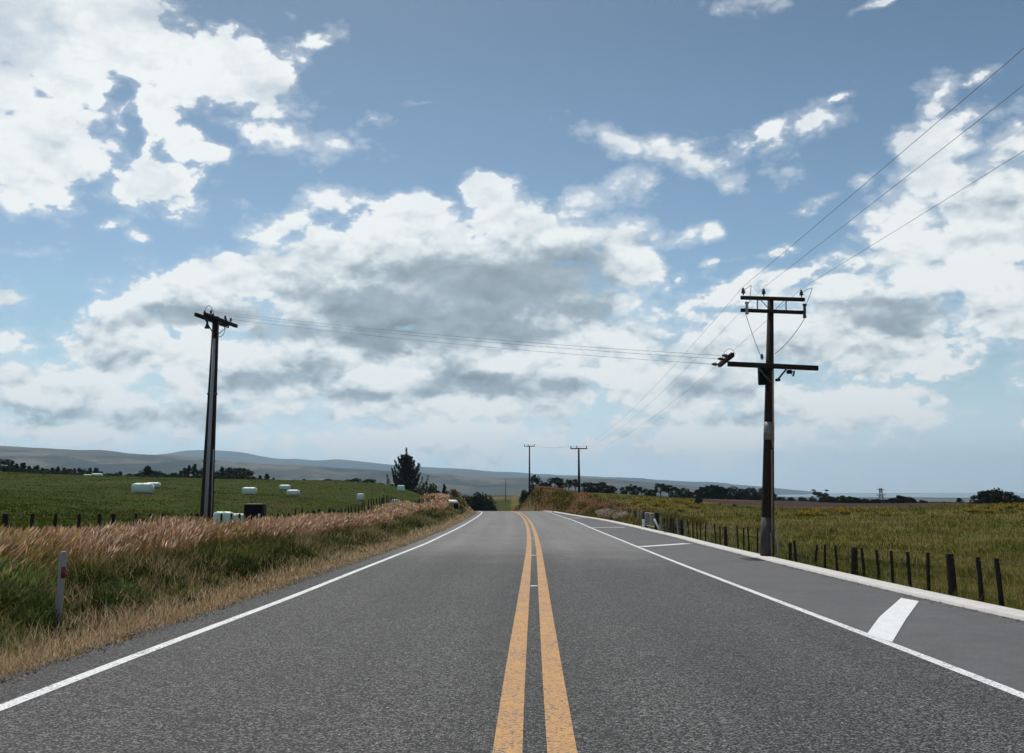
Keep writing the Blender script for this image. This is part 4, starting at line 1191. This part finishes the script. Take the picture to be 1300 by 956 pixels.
# arm along the line of sight at the long arm's left end
sa = at(930, 452, 27.5) - o1; sb = at(913.5, 467.5, 29.9) - o1
sb.z = sa.z = (L1(922, 463).z + .145)
MB().bar(sa, sb, .11, .12).build('crossarm', M_timber, pole1)
ins_tops = []
for px, py in ((942.5, 378), (968.3, 379), (1016, 380.5)):
    q = L1(px, py) + Vector((0, -.13, .05)); mb = MB(); insulator(mb, q, 1.05); mb.build('insulator', M_porc, pole1, True); ins_tops.append(o1 + q + Vector((0, 0, .25)))
for a, b in (((963, 381.5), (974.5, 394.5)), ((995, 381.5), (982, 394.5))):
    MB().bar(L1(*a) + Vector((0, -.2, 0)), L1(*b) + Vector((0, -.2, 0)), .04, .012).build('brace', M_steel, pole1)
for a, b in (((960.5, 382), (960.5, 393)), ((996.7, 383), (996.7, 395))):
    MB().bar(L1(*a) + Vector((0, -.1, 0)), L1(*b) + Vector((0, -.1, 0)), .028).build('brace', M_steel, pole1)
for a, b in (((959.5, 467.5), (976, 487)), ((996, 469), (984, 484))):
    MB().bar(L1(*a) + Vector((0, -.26, 0)), L1(*b) + Vector((0, -.22, 0)), .05, .05).build('brace', M_steel, pole1)
def fuse(px, py0, py1, pale):
    e_ = MB(); a = L1(px, py0) + Vector((0, -.26, 0)); b = L1(px, py1) + Vector((0, -.26, 0)); ax = (b - a)
    n = 11; prof = []
    for k in range(n):
        prof.append((ax.length * k / n, .05 if k % 2 else .032)); prof.append((ax.length * (k + .5) / n, .05 if k % 2 else .032))
    e_.lathe(a, prof, 9, ax)
    e_.box(a, (.11, .07, .06), bev=.01); e_.box(b, (.10, .08, .05), bev=.01)
    e_.bar(a + Vector((0, -.07, .02)), b + Vector((0, -.07, -.02)), .025)
    return e_.build('fuse_cutout', M_porcpale if pale else M_porc, pole1)
fuse(945.6, 386.5, 400, True); fuse(1018.2, 389, 404.5, False)
def sagtube(mb, a, b, sag, r=.008, n=14, side=None):
    pts = []
    for k in range(n + 1):
        t = k / n; p = Vector(a).lerp(Vector(b), t); p.z -= sag * 4 * t * (1 - t); pts.append(p)
    mb.tube(pts, r, 4, False)
for a, b, s in ((L1(944.5, 402) + Vector((0, -.26, 0)), L1(965.5, 457.5) + Vector((0, -.2, 0)), .06), (L1(1019, 405) + Vector((0, -.26, 0)), L1(982, 450) + Vector((.0, -.15, 0)), .1),
                (L1(949.5, 366) + Vector((0, -.4, 0)), L1(949, 386) + Vector((0, -.26, 0)), 0), (L1(1026, 369) + Vector((0, -.4, 0)), L1(1019, 389) + Vector((0, -.26, 0)), .05),
                (L1(942.5, 371) + Vector((0, -.13, 0)), L1(949.5, 366) + Vector((0, -.4, 0)), -.02), (L1(1016, 373) + Vector((0, -.13, 0)), L1(1026, 369) + Vector((0, -.4, 0)), -.02)):
    mb = MB(); sagtube(mb, a, b, s, .008); mb.build('jumper_cable', M_cable, pole1)
q = L1(965.5, 461) + Vector((0, -.19, .06)); mb = MB(); insulator(mb, q, .9); mb.build('insulator', M_porc, pole1, True)
MB().box(L1(967.5, 478) + Vector((-.02, -.08, 0)), (.20, .22, .50), bev=.015).build('switch_box', M_black, pole1)
MB().box(L1(999.5, 470.5) + Vector((0, -.2, -.06)), (.14, .14, .11), bev=.02).build('junction_box', M_black, pole1)
MB().box(L1(984.5, 483) + Vector((.03, -.14, 0)), (.13, .14, .07), bev=.015).build('junction_box', M_black, pole1)
mb = MB()
for k in range(5):
    x0 = 1002 + k * .8; mb_a = L1(x0, 472) + Vector((0, -.24, 0)); pts = [mb_a + Vector((.09 * math.sin(t * 2.2 + k) * t, -.02 * k, -.16 * math.sin(t * 3.1))) for t in np.linspace(0, 1, 8)]
    mb.tube(pts, .008, 4, False)
mb.build('cable_tails', M_cable, pole1)
# pale sleeve, base wrap, cable cover strip
def pole_r(h): return np.interp(h / top1.z, [0, .5, 1], [.20, .145, .088])
def sleeve(py0, py1, name, mat, ext=.006):
    a, b = L1(974, py0).z, L1(974, py1).z
    mb = MB(); mb.tube([top1 * (b / top1.z), top1 * (a / top1.z)], [float(pole_r(b)) + ext, float(pole_r(a)) + ext], 14); return mb.build(name, mat, pole1, True)
sleeve(536, 558.5, 'metal_sleeve', M_sleeve)
sleeve(657, 704, 'base_wrap', weathered('dark_bitumen_wrap', (.05, .048, .05), .3, 5, .7))
mb = MB()
zA, zB = L1(978, 470).z, .02
for t0, t1 in ((0, .33), (.335, .42), (.43, .86), (.865, 1.0)):
    za, zb_ = zA + (zB - zA) * t0, zA + (zB - zA) * t1
    A = top1 * (za / top1.z) + Vector((.045, -float(pole_r(za)) - .012, 0)); B = top1 * (zb_ / top1.z) + Vector((.075, -float(pole_r(zb_)) - .014, 0))
    mb.bar(A, B, .045, .028, up=(0, 1, 0))
mb.build('cable_cover', M_rustcover, pole1)

# left pole
D2 = 31.5
P2b = at(262, 668, D2); z2 = Hs(P2b.x, D2); o2 = Vector((P2b.x, D2, z2)); L2 = lambda px, py, d=D2: at(px, py, d) - o2
pole2 = empty('power_pole', o2); tag(pole2, 'leaning dark pole with a pale cable pipe behind the left fence', 'power pole', 'power poles')
top2 = L2(274.2, 402)
bot2 = L2(261.5, 668)
mb = MB(); mb.tube([bot2 + Vector((0, 0, -.8)), bot2, bot2.lerp(top2, .5), top2], [.222, .218, .158, .105], 8); mb.build('pole', M_timber, pole2, True)
mb = MB(); A = bot2.lerp(top2, .0) + Vector((.04, -.228, 0)); B = bot2.lerp(top2, .89) + Vector((.018, -.128, 0)); mb.tube([A, A.lerp(B, .5) , B], [.062, .056, .05], 8); mb.build('cable_pipe', M_cover, pole2, True)
mb = MB(); A = bot2.lerp(top2, .0) + Vector((.185, -.13, 0)); B = bot2.lerp(top2, .36) + Vector((.148, -.10, 0)); mb.tube([A, B], .022, 6); mb.build('earth_conduit', M_cover, pole2)
for f_ in (.30, .62):
    c = bot2.lerp(top2, f_); r = .218 - .115 * f_
    mb = MB(); mb.lathe(c, [(0, r + .02), (.06, r + .018)], 10, top2 - bot2); mb.build('strap', M_steel, pole2)
a1 = at(254, 399.5, 30.2) - o2; b1 = at(295, 413.8, 32.5) - o2; zz = (a1.z + b1.z) / 2; a1.z = b1.z = zz
side = (b1 - a1).normalized().cross(Vector((0, 0, 1))).normalized()
for k in (-1, 1): MB().bar(a1 + side * .15 * k, b1 + side * .15 * k, .085, .11).build('crossarm', M_timber, pole2)
left_ends = []
for t in (.26, .5, .93):
    q = a1.lerp(b1, t) + side * -.15 + Vector((0, 0, .055)); mb = MB(); insulator(mb, q, .85); mb.build('insulator', M_porc, pole2, True)
    left_ends.append(o2 + q + Vector((.12, 0, .16)))
for t in (.18, .62, .8):
    q = a1.lerp(b1, t) + side * .15 + Vector((0, 0, .055)); mb = MB(); insulator(mb, q, .75); mb.build('insulator', M_porc, pole2, True)
mb = MB(); mb.lathe(a1.lerp(b1, .22) + Vector((0, 0, -.36)), [(0, .085), (.04, .08), (.12, .045), (.2, .03), (.30, .02)], 10); mb.build('hanging_insulator', M_porc, pole2, True)
for t in (.12, .85):
    MB().bar(a1.lerp(b1, t) + Vector((0, 0, -.06)), top2 + Vector((0, 0, -.65)), .035, .012).build('brace', M_steel, pole2)
mb = MB(); c0 = top2 + Vector((.16, -.1, -.35))
mb.tube([c0 + Vector((.17 * math.sin(t) , 0, .22 * math.cos(t) - .1)) for t in np.linspace(-.2, 3.6, 14)], .010, 4, False)
c1 = a1.lerp(b1, .12) + Vector((0, 0, .1)); c2 = a1.lerp(b1, .42) + Vector((0, 0, .05))
mb.tube([c1.lerp(c2, t) + Vector((0, 0, .30 * math.sin(math.pi * t) ** .6)) for t in np.linspace(0, 1, 12)], .010, 4, False)
mb.build('jumper_cable', M_cable, pole2)

# distant poles along the line
def small_pole(px, topy, armpx, d, label):
    b = at(px, 630, d); z = Hs(b.x, d); o = Vector((b.x, d, z)); t = at(px, topy, d).z - z
    e = empty('power_pole', o); tag(e, label, 'power pole', 'power poles')
    MB().tube([(0, 0, -.5), (0, 0, t * .5), (0, 0, t)], [.20, .16, .11], 8).build('pole', M_timber, e)
    ins = []
    if armpx:
        hw = armpx / F * d / 2
        MB().bar((-hw, -.15, t - .12), (hw, -.15, t - .12), .12, .15).build('crossarm', M_timber, e)
        for s in (-.92, -.25, .92):
            mb = MB(); insulator(mb, (hw * s, -.15, t - .05), 1.6); mb.build('insulator', M_porc, e); ins.append(o + Vector((hw * s, -.15, t + .28)))
        for s in (-.5, .5): MB().bar((hw * s, -.16, t - .2), (0, -.16, t - .75), .04, .02).build('brace', M_steel, e)
    return ins
ins2 = small_pole(735.3, 568.5, 21.5, 144, 'nearer of the two slim poles beyond the crest')
ins3 = small_pole(672.3, 565.8, 13.5, 200, 'farther slim pole left of the nearer one beyond the crest')
b = at(642, 630, 320); zb4 = Hs(b.x, 320); e = empty('utility_pole', (b.x, 320, zb4)); tag(e, 'lone grey pole in the valley past the crest', 'pole')
ht = at(642, 608, 320).z - zb4
MB().tube([(0, 0, -.4), (0, 0, ht)], [.22, .15], 7).build('pole', M_oldpost, e); MB().bar((-.35, 0, ht - .15), (.35, 0, ht - .15), .12).build('crossarm', M_oldpost, e)

# wires, each hanging between its two poles
def wire(a, b, sag, r, label, n=28):
    a = Vector(a); b = Vector(b); mb = MB(); pts = []
    for k in range(n + 1):
        t = k / n; p = a.lerp(b, t) - a; p.z -= sag * 4 * t * (1 - t); pts.append(p)
    mb.tube(pts, r, 5, False); o = mb.build('power_line', M_wire); o.location = a
    return tag(o, label, 'power line', 'power lines')
for (q, px, py, nm) in zip(ins_tops, (1300, 1300, 1300), (58, 105, 190), ('uppermost', 'middle', 'lowest')):
    a_, b_, c_ = ray(px, py)
    zq = q.z - .05; Yv = (zq - EYE) / (c_ / b_); Xv = a_ / b_ * Yv
    dx = (Xv - q.x) / (q.y - Yv); end = Vector((q.x + dx * 100, q.y - 100, q.z + 1.1))
    wire(q, end, .48, .0047, f'{nm} of the three wires crossing the upper right sky')
for q, r_, nm in zip(ins_tops, ins2, ('left', 'middle', 'right')):
    wire(q, r_, 1.5, .0047, f'{nm} wire from the kerbside pole down to the nearer slim pole')
for q, r_, nm in zip(ins2, ins3, ('left', 'middle', 'right')):
    wire(q, r_, .5, .007, f'{nm} wire between the two slim poles')
rl = []
for t, (px, py) in zip((.1, .4, .92), ((924.5, 451.3), (921, 456.6), (912, 466.8))):
    q = sa.lerp(sb, t) + Vector((-.06, 0, 0)); mb = MB(); insulator(mb, q, 1.0, (-1, 0, .05)); mb.build('insulator', M_porc, pole1, True); rl.append(o1 + q + Vector((-.22, 0, .01)))
mb = MB(); c1, c2 = sa + Vector((-.25, 0, .02)), sa + Vector((.12, .1, .02))
mb.tube([c1.lerp(c2, t) + Vector((0, 0, .15 * math.sin(math.pi * t) ** .7)) for t in np.linspace(0, 1, 12)], .006, 4, False); mb.build('jumper_cable', M_cable, pole1)
for a, b, nm in zip(left_ends, rl, ('uppermost', 'middle', 'lowest')):
    wire(a, b, .12, .0047, f'{nm} of the three wires crossing the road between the poles')

# lattice pylon far beyond the wood
pd = 1000; pb = at(1119, 640, pd); zp = Hs(pb.x, pd); ht = at(1119, 619.5, pd).z - zp
e = empty('transmission_pylon', (pb.x, pd, zp)); tag(e, 'faint lattice pylon rising beyond the dark wood', 'pylon')
mb = MB(); bw, tw = 4.2, .9
cs = [(-1, -1), (1, -1), (1, 1), (-1, 1)]
for sx, sy in cs: mb.bar((sx * bw, sy * bw, 0), (sx * tw, sy * tw, ht), .4)
for k in range(8):
    z0_, z1_ = ht * k / 8, ht * (k + 1) / 8; w0 = bw + (tw - bw) * k / 8; w1 = bw + (tw - bw) * (k + 1) / 8
    for (ax, ay), (bx, by) in zip(cs, cs[1:] + cs[:1]):
        mb.bar((ax * w0, ay * w0, z0_), (bx * w1, by * w1, z1_), .22); mb.bar((bx * w0, by * w0, z0_), (ax * w1, ay * w1, z1_), .22)
mb.build('tower', M_steel, e)
for zf, hw in ((.72, 5.5), (.84, 4.8), (.96, 4.0)): MB().bar((-hw, 0, ht * zf), (hw, 0, ht * zf), .55).build('crossarm', M_steel, e)

# ------------------------------------------------------------------ air
def haze():
    m = bpy.data.materials.new('valley_haze'); m.use_nodes = True; nt = m.node_tree; nt.nodes.clear(); g = G(nt)
    out = g.n('ShaderNodeOutputMaterial')
    v = g.n('ShaderNodeVolumePrincipled', {'Color': rgb(.60, .82, 1.0), 'Density': HAZE, 'Anisotropy': .45})
    nt.links.new(v.outputs[0], out.inputs['Volume'])
    mb = MB(); z0, z1 = -75, 440
    mb.box((0, 6000, (z0 + z1) / 2), (30000, 16000, z1 - z0))
    o = mb.build('haze', m); tag(o, 'thin blue haze lying over the whole valley', 'haze', kind='stuff')
HAZE = 8.2e-5
haze()

# ------------------------------------------------------------------ sky
SUN_EL, SUN_AZ = 58.0, -22.0   # azimuth measured from straight ahead, negative to the left
def pix_angles(px, py):
    a, b, c = ray(px, py); L = math.sqrt(a * a + b * b + c * c)
    return math.atan2(a, b), math.asin(c / L)

CLOUD = [  # px, py, rx, ry, rotation(deg, + rises to the right), weight
    (120, 60, 210, 105, 0, 1.1), (50, 190, 130, 90, 0, 1.1), (205, 135, 70, 70, 0, .9), (300, 80, 110, 62, -12, 1.1), (205, 238, 75, 42, 0, .8), (365, 115, 40, 60, 0, .45), (250, 180, 50, 60, 0, .6), (-80, 100, 160, 190, 0, 1.1),
    (375, 182, 55, 24, -15, .5), (440, 188, 52, 20, -12, .42), (345, 175, 40, 30, 0, .4),
    (625, 268, 50, 52, 0, 1.0), (520, 310, 120, 62, 8, 1.2), (690, 300, 100, 60, 0, 1.2), (775, 318, 72, 66, 0, 1.0), (420, 340, 120, 62, 8, 1.2), (300, 350, 130, 55, 8, 1.1), (185, 382, 90, 36, 8, .9), (405, 262, 50, 24, 10, .6), (355, 285, 55, 24, 20, .6),
    (600, 370, 230, 80, 0, 1.4), (720, 400, 130, 66, 0, 1.2), (795, 352, 62, 40, 0, .9), (450, 395, 190, 50, 0, 1.2), (265, 395, 150, 28, 0, .9), (740, 250, 60, 22, 12, .5), (775, 232, 40, 24, 20, .55),
    (790, 182, 50, 22, -20, .55), (850, 185, 60, 30, 0, .75), (905, 208, 55, 26, -15, .6), (955, 178, 45, 20, 20, .45), (975, 192, 30, 15, 10, .4), (1040, 150, 34, 24, 15, .5), (1012, 217, 24, 10, 0, .35), (1085, 222, 36, 18, 10, .5), (1045, 238, 25, 8, 15, .3), (1060, 128, 24, 8, 25, .3), (820, 225, 30, 25, 10, .45),
    (1190, 205, 80, 70, 20, 1.0), (1190, 128, 34, 26, 10, .7), (1150, 270, 80, 60, 15, .9), (1260, 280, 130, 90, 0, 1.2), (1290, 180, 60, 55, 0, .6), (1330, 240, 80, 120, 0, 1.0), (1180, 340, 130, 70, 0, 1.1), (1280, 385, 110, 70, 0, 1.0), (1090, 372, 90, 36, 15, .8), (1220, 118, 50, 10, 10, .35),
    (930, 372, 70, 24, 18, .75), (1010, 345, 70, 22, 20, .6), (875, 292, 34, 14, 20, .42), (905, 288, 18, 14, 10, .35), (922, 330, 24, 9, 5, .35), (868, 347, 24, 12, 0, .4), (985, 312, 24, 8, 20, .32), (1040, 335, 30, 14, 15, .5),
    (450, 435, 240, 42, 0, 1.1), (620, 440, 230, 44, 0, 1.1), (760, 400, 80, 50, 0, .9), (180, 440, 170, 55, 0, 1.0), (60, 490, 130, 56, 0, 1.0), (350, 470, 220, 62, 0, 1.1), (560, 490, 270, 66, 0, 1.15), (780, 440, 100, 66, 0, 1.0), (860, 485, 170, 60, 0, 1.0), (960, 430, 130, 60, 5, 1.0), (1100, 425, 180, 80, 0, 1.0), (1060, 520, 170, 46, 4, .9), (1165, 505, 75, 20, 8, .6), (930, 550, 260, 50, 0, .7), (560, 555, 330, 45, 0, .8), (200, 525, 260, 36, 0, .9), (1240, 430, 130, 50, 0, .55), (90, 548, 200, 26, 0, .6),
    (12, 372, 30, 22, 10, .6), (0, 432, 24, 18, 0, .6), (1125, 6, 36, 9, 18, .55), (545, 128, 22, 6, 0, .3), (480, 152, 14, 8, 0, .25), (48, 315, 40, 8, 8, .3), (135, 286, 24, 8, 20, .3), (185, 305, 22, 14, 0, .4), (1296, 542, 14, 6, 0, .4), (965, 8, 30, 10, 0, .2), (405, 48, 24, 14, 0, .28),
]
HOLE = [(165, 120, 30, 30, 0, .9), (182, 165, 16, 40, 0, .9), (205, 112, 22, 12, 0, .5), (262, 160, 60, 16, -25, .55), (215, 200, 22, 26, 0, .4), (700, 228, 24, 20, 0, .5), (215, 425, 34, 12, -8, .7), (250, 428, 50, 8, 0, .4), (350, 55, 18, 30, 0, .25), (1275, 165, 30, 22, 0, .5), (1290, 290, 40, 12, 0, .4), (20, 205, 60, 10, 0, .3)]
GREY = [  # darker undersides
    (600, 375, 215, 62, 0, 1.0), (690, 360, 130, 62, 0, 1.0), (490, 392, 170, 42, 0, 1.0), (570, 420, 190, 40, 0, .95), (740, 395, 70, 40, 0, .7), (255, 405, 150, 22, 3, .9), (350, 418, 110, 26, 0, .75), (660, 330, 50, 40, 0, .5),
    (1130, 400, 95, 26, 0, .85), (1090, 392, 60, 14, 0, .5), (890, 500, 110, 26, 0, .6), (610, 490, 180, 22, 3, .7), (480, 500, 120, 20, 0, .5), (60, 525, 130, 20, 0, .6), (130, 448, 70, 26, 0, .4), (240, 525, 120, 18, 0, .55), (350, 480, 90, 26, 0, .6), (400, 455, 70, 22, 0, .5), (690, 480, 90, 22, 0, .6), (1010, 492, 60, 20, 0, .35), (50, 480, 60, 30, 0, .35), (200, 490, 60, 14, 0, .45),
    (1280, 250, 60, 26, 0, .45), (1240, 310, 110, 20, 0, .4), (90, 70, 60, 60, 0, .25), (60, 190, 80, 40, 0, .25), (400, 330, 70, 28, 0, .25), (420, 530, 120, 16, 0, .4), (760, 530, 130, 20, 0, .25)]

def ellipse_group(name, items, mode):
    ng = bpy.data.node_groups.new(name, 'ShaderNodeTree')
    ng.interface.new_socket('P', in_out='INPUT', socket_type='NodeSocketVector')
    ng.interface.new_socket('F', in_out='OUTPUT', socket_type='NodeSocketFloat')
    g = G(ng); gi = g.n('NodeGroupInput').outputs[0]; acc = None; p0 = gi
    for i, (px, py, rx, ry, rot, wt) in enumerate(items):
        if i and i % 4 == 0:   # chain the batches so that the shader compiles them one after another
            gi = g.n('ShaderNodeVectorMath', {0: acc, 1: (1e-9, 1e-9, 0.0), 2: p0}, operation='MULTIPLY_ADD').outputs[0]
        az, el = pix_angles(px, py)
        a0, _ = pix_angles(px - rx, py); a1_, _ = pix_angles(px + rx, py); _, e0 = pix_angles(px, py + ry); _, e1 = pix_angles(px, py - ry)
        mp = g.n('ShaderNodeMapping', {'Vector': gi, 'Location': (az, el, 0), 'Rotation': (0, 0, R(rot)), 'Scale': ((a1_ - a0) / 2, (e1 - e0) / 2, 1)}, vector_type='TEXTURE')
        ln = g.vm('LENGTH', mp.outputs[0])
        v = g.m('MULTIPLY_ADD', ln, -wt, wt) if mode == 'cov' else g.m('MULTIPLY', g.ss(ln, 1.4, .0), wt)
        acc = v if acc is None else (g.m('SMOOTH_MAX', acc, v, .12) if mode == 'cov' else g.m('MAXIMUM', acc, v))
    go = g.n('NodeGroupOutput'); ng.links.new(acc, go.inputs[0])
    return ng

def build_world():
    w = bpy.data.worlds.new('World'); scene.world = w; w.use_nodes = True
    w.cycles.sampling_method = 'MANUAL'; w.cycles.sample_map_resolution = 512
    nt = w.node_tree; nt.nodes.clear(); g = G(nt)
    out = g.n('ShaderNodeOutputWorld'); bg = g.n('ShaderNodeBackground', {'Strength': .1}); nt.links.new(bg.outputs[0], out.inputs['Surface'])
    D = g.vm('NORMALIZE', g.n('ShaderNodeTexCoord').outputs['Generated'])
    s = g.n('ShaderNodeSeparateXYZ', {0: D}).outputs
    az = g.m('ARCTAN2', s[0], s[1]); el = g.m('ARCSINE', s[2])
    A = g.n('ShaderNodeCombineXYZ', {0: az, 1: el, 2: 0.0}).outputs[0]
    Dn = g.vm('MULTIPLY', D, (1.0, 1.0, 1.55))
    # billowing displacement of the cloud outlines
    w1 = g.vm('SUBTRACT', g.noise(Dn, 7.0, 3, .5, 'Color'), (.5, .5, .5)); w2 = g.vm('SUBTRACT', g.noise(Dn, 26.0, 6, .6, 'Color'), (.5, .5, .5))
    warp = g.vm('ADD', g.vm('SCALE', w1, .055), g.vm('SCALE', w2, .030))
    warp = g.vm('MULTIPLY', warp, (1.0, .8, 0.0))
    PW = g.vm('ADD', A, warp)
    chain = lambda a, p: g.n('ShaderNodeVectorMath', {0: a, 1: (1e-9, 1e-9, 0.0), 2: p}, operation='MULTIPLY_ADD').outputs[0]
    cov = nt.nodes.new('ShaderNodeGroup'); cov.node_tree = ellipse_group('cloud_cover', CLOUD, 'cov'); nt.links.new(PW, cov.inputs[0])
    hol = nt.nodes.new('ShaderNodeGroup'); hol.node_tree = ellipse_group('cloud_gaps', HOLE, 'grey'); nt.links.new(chain(cov.outputs[0], PW), hol.inputs[0])
    gry = nt.nodes.new('ShaderNodeGroup'); gry.node_tree = ellipse_group('cloud_bases', GREY, 'grey'); nt.links.new(chain(hol.outputs[0], g.vm('ADD', A, g.vm('SCALE', warp, 1.25))), gry.inputs[0])
    # fine structure; the second sample lies a little towards the sun
    def puff(v, sc=21.0, det=2.0):
        d1 = g.n('ShaderNodeTexVoronoi', {'Vector': v, 'Scale': sc, 'Detail': det, 'Roughness': .55, 'Lacunarity': 2.3}, feature='F1').outputs['Distance']
        return g.m('SUBTRACT', .62, d1)
    up = Vector((math.sin(R(SUN_AZ)) * .2, .0, 1)).normalized()
    Dw = g.vm('ADD', Dn, g.vm('SCALE', w2, .03))
    f1 = g.noise(Dn, 34.0, 8, .6)
    lo1 = g.noise(Dn, 10.0, 4, .55)
    lo2 = g.noise(g.vm('ADD', Dn, tuple(up * .04)), 10.0, 4, .55)
    p1 = puff(Dw); p2 = puff(g.vm('ADD', Dw, tuple(up * .016)))
    q1 = puff(Dw, 8.5, 1.0); q2 = puff(g.vm('ADD', Dw, tuple(up * .035)), 8.5, 1.0)
    # clouds over the rest of the sky
    gen = g.ss(g.noise(Dn, 2.6, 5, .55), .46, .68, -.3, .6)
    outm = g.m('MAXIMUM', g.ss(g.m('ABSOLUTE', az), .58, .75), g.ss(el, .46, .60))
    genm = g.m('SUBTRACT', g.m('MULTIPLY', g.m('ADD', gen, .6), outm), .6)
    Fc = g.m('MAXIMUM', cov.outputs[0], genm)
    Fc = g.m('SUBTRACT', Fc, g.m('MULTIPLY', hol.outputs[0], .75))
    n_ = g.m('ADD', g.m('MULTIPLY', g.m('SUBTRACT', f1, .5), .95), g.m('ADD', g.m('MULTIPLY', g.m('SUBTRACT', lo1, .5), .55), g.m('MULTIPLY', g.m('SUBTRACT', p1, .12), .55)))
    Fn = g.m('ADD', g.m('ADD', g.m('MINIMUM', Fc, .75), .17), n_)
    wid = g.m('MULTIPLY_ADD', g.ss(g.noise(g.vm('ADD', Dn, (3.1, 1.7, .4)), 4.5, 4, .6), .42, .66), .48, .20)
    t_ = g.m('DIVIDE', g.m('SUBTRACT', Fn, .02), wid, clamp=True)
    alpha = g.m('MULTIPLY', g.m('MULTIPLY', t_, t_), g.m('MULTIPLY_ADD', t_, -2.0, 3.0))
    thin = g.m('MULTIPLY', g.ss(g.noise(g.vm('ADD', Dn, (1.3, 5.2, 2.2)), 5.5, 6, .6), .44, .66), g.ss(el, .24, .36, .0, .42))
    alpha = g.m('MULTIPLY', alpha, g.m('SUBTRACT', 1.0, thin))
    soft = g.m('MULTIPLY', g.ss(Fn, -.2, .25), .36)      # thin veil round the edges
    alpha = g.m('MAXIMUM', alpha, soft)
    thick = g.ss(Fn, .15, .8)
    low = g.ss(el, .34, .08)
    relief = g.m('ADD', g.m('MULTIPLY', g.m('SUBTRACT', p1, p2), .50), g.m('ADD', g.m('MULTIPLY', g.m('SUBTRACT', q1, q2), .48), g.m('ADD', g.m('MULTIPLY', g.m('SUBTRACT', lo1, lo2), .8), g.m('MULTIPLY', g.m('SUBTRACT', f1, .5), .22))))
    relief = g.m('MULTIPLY', relief, g.m('MULTIPLY', g.m('MULTIPLY_ADD', low, .6, .75), g.m('MULTIPLY_ADD', gry.outputs[0], -.55, 1.0)))
    gv = g.m('MULTIPLY', g.ss(g.m('ADD', gry.outputs[0], g.m('ADD', g.m('MULTIPLY', g.m('SUBTRACT', f1, .5), .38), g.m('MULTIPLY', g.m('SUBTRACT', p1, .12), -.10))), .08, .80), .66)
    lit = g.m('SUBTRACT', g.m('ADD', g.m('MULTIPLY_ADD', thick, -.05, 1.0), relief), gv)
    lit = g.m('MAXIMUM', g.m('MINIMUM', lit, 1.0), 0.0)
    ramp = g.n('ShaderNodeValToRGB', {0: lit})
    cr = ramp.color_ramp; cr.elements[0].position = 0.0; cr.elements[0].color = (.215, .27, .31, 1); cr.elements[1].position = 1.0; cr.elements[1].color = (.90, .93, .93, 1)
    e_ = cr.elements.new(.4); e_.color = (.37, .45, .51, 1); e_ = cr.elements.new(.75); e_.color = (.72, .785, .81, 1)
    cloud = g.vm('SCALE', ramp.outputs[0], 10.0)
    sky = g.n('ShaderNodeTexSky', sky_type='NISHITA', sun_disc=False, sun_elevation=R(SUN_EL), sun_rotation=R(SUN_AZ), altitude=300.0, air_density=1.0, dust_density=1.0, ozone_density=1.0)
    gm = g.n('ShaderNodeMapRange', {0: el, 1: .18, 2: .46, 3: .98, 4: .665}).outputs[0]
    base = g.vm('SCALE', g.vm('MULTIPLY', sky.outputs[0], SKY_GAIN), gm)
    fade = g.ss(el, .0, .10, .88, 1.0)
    veil = g.m('MULTIPLY', g.ss(el, .15, .0), g.ss(az, .42, .1, .72, .88))
    base = g.mix(veil, base, (7.8, 9.6, 11.3, 1))
    col = g.mix(g.m('MULTIPLY', alpha, fade), base, cloud)
    nt.links.new(col, bg.inputs['Color'])
SKY_GAIN = (.79, .93, .95)
build_world()

sd = bpy.data.lights.new('sun', 'SUN'); sd.energy = 3.5; sd.angle = R(.6); sd.color = (1.0, .94, .86)
so = bpy.data.objects.new('sun', sd); COL.objects.link(so)
sv = Vector((math.sin(R(SUN_AZ)) * math.cos(R(SUN_EL)), math.cos(R(SUN_AZ)) * math.cos(R(SUN_EL)), math.sin(R(SUN_EL))))
so.rotation_euler = sv.to_track_quat('Z', 'Y').to_euler(); so.location = (0, 0, 60)

# ------------------------------------------------------------------ camera and render
cd = bpy.data.cameras.new('camera'); cam = bpy.data.objects.new('camera', cd); COL.objects.link(cam)
cam.location = (0, 0, EYE); cam.rotation_euler = (R(90) + TH, 0, 0)
cd.sensor_fit = 'HORIZONTAL'; cd.sensor_width = 36.0; cd.lens = 36.0 * F / 1300.0
cd.shift_y = -(478.0 - 433.0) / 1300.0
cd.clip_start = .05; cd.clip_end = 60000
scene.camera = cam
vs = scene.view_settings; vs.view_transform = 'Standard'; vs.look = 'None'; vs.exposure = 0.0; vs.gamma = 1.0; vs.use_curve_mapping = False
scene.render.engine = 'CYCLES'
cy = scene.cycles
cy.use_denoising = True
cy.use_adaptive_sampling = True; cy.adaptive_threshold = .025; cy.adaptive_min_samples = 20
cy.max_bounces = 6; cy.diffuse_bounces = 3; cy.glossy_bounces = 2; cy.transmission_bounces = 3; cy.volume_bounces = 0; cy.transparent_max_bounces = 8
cy.sample_clamp_indirect = 4.0
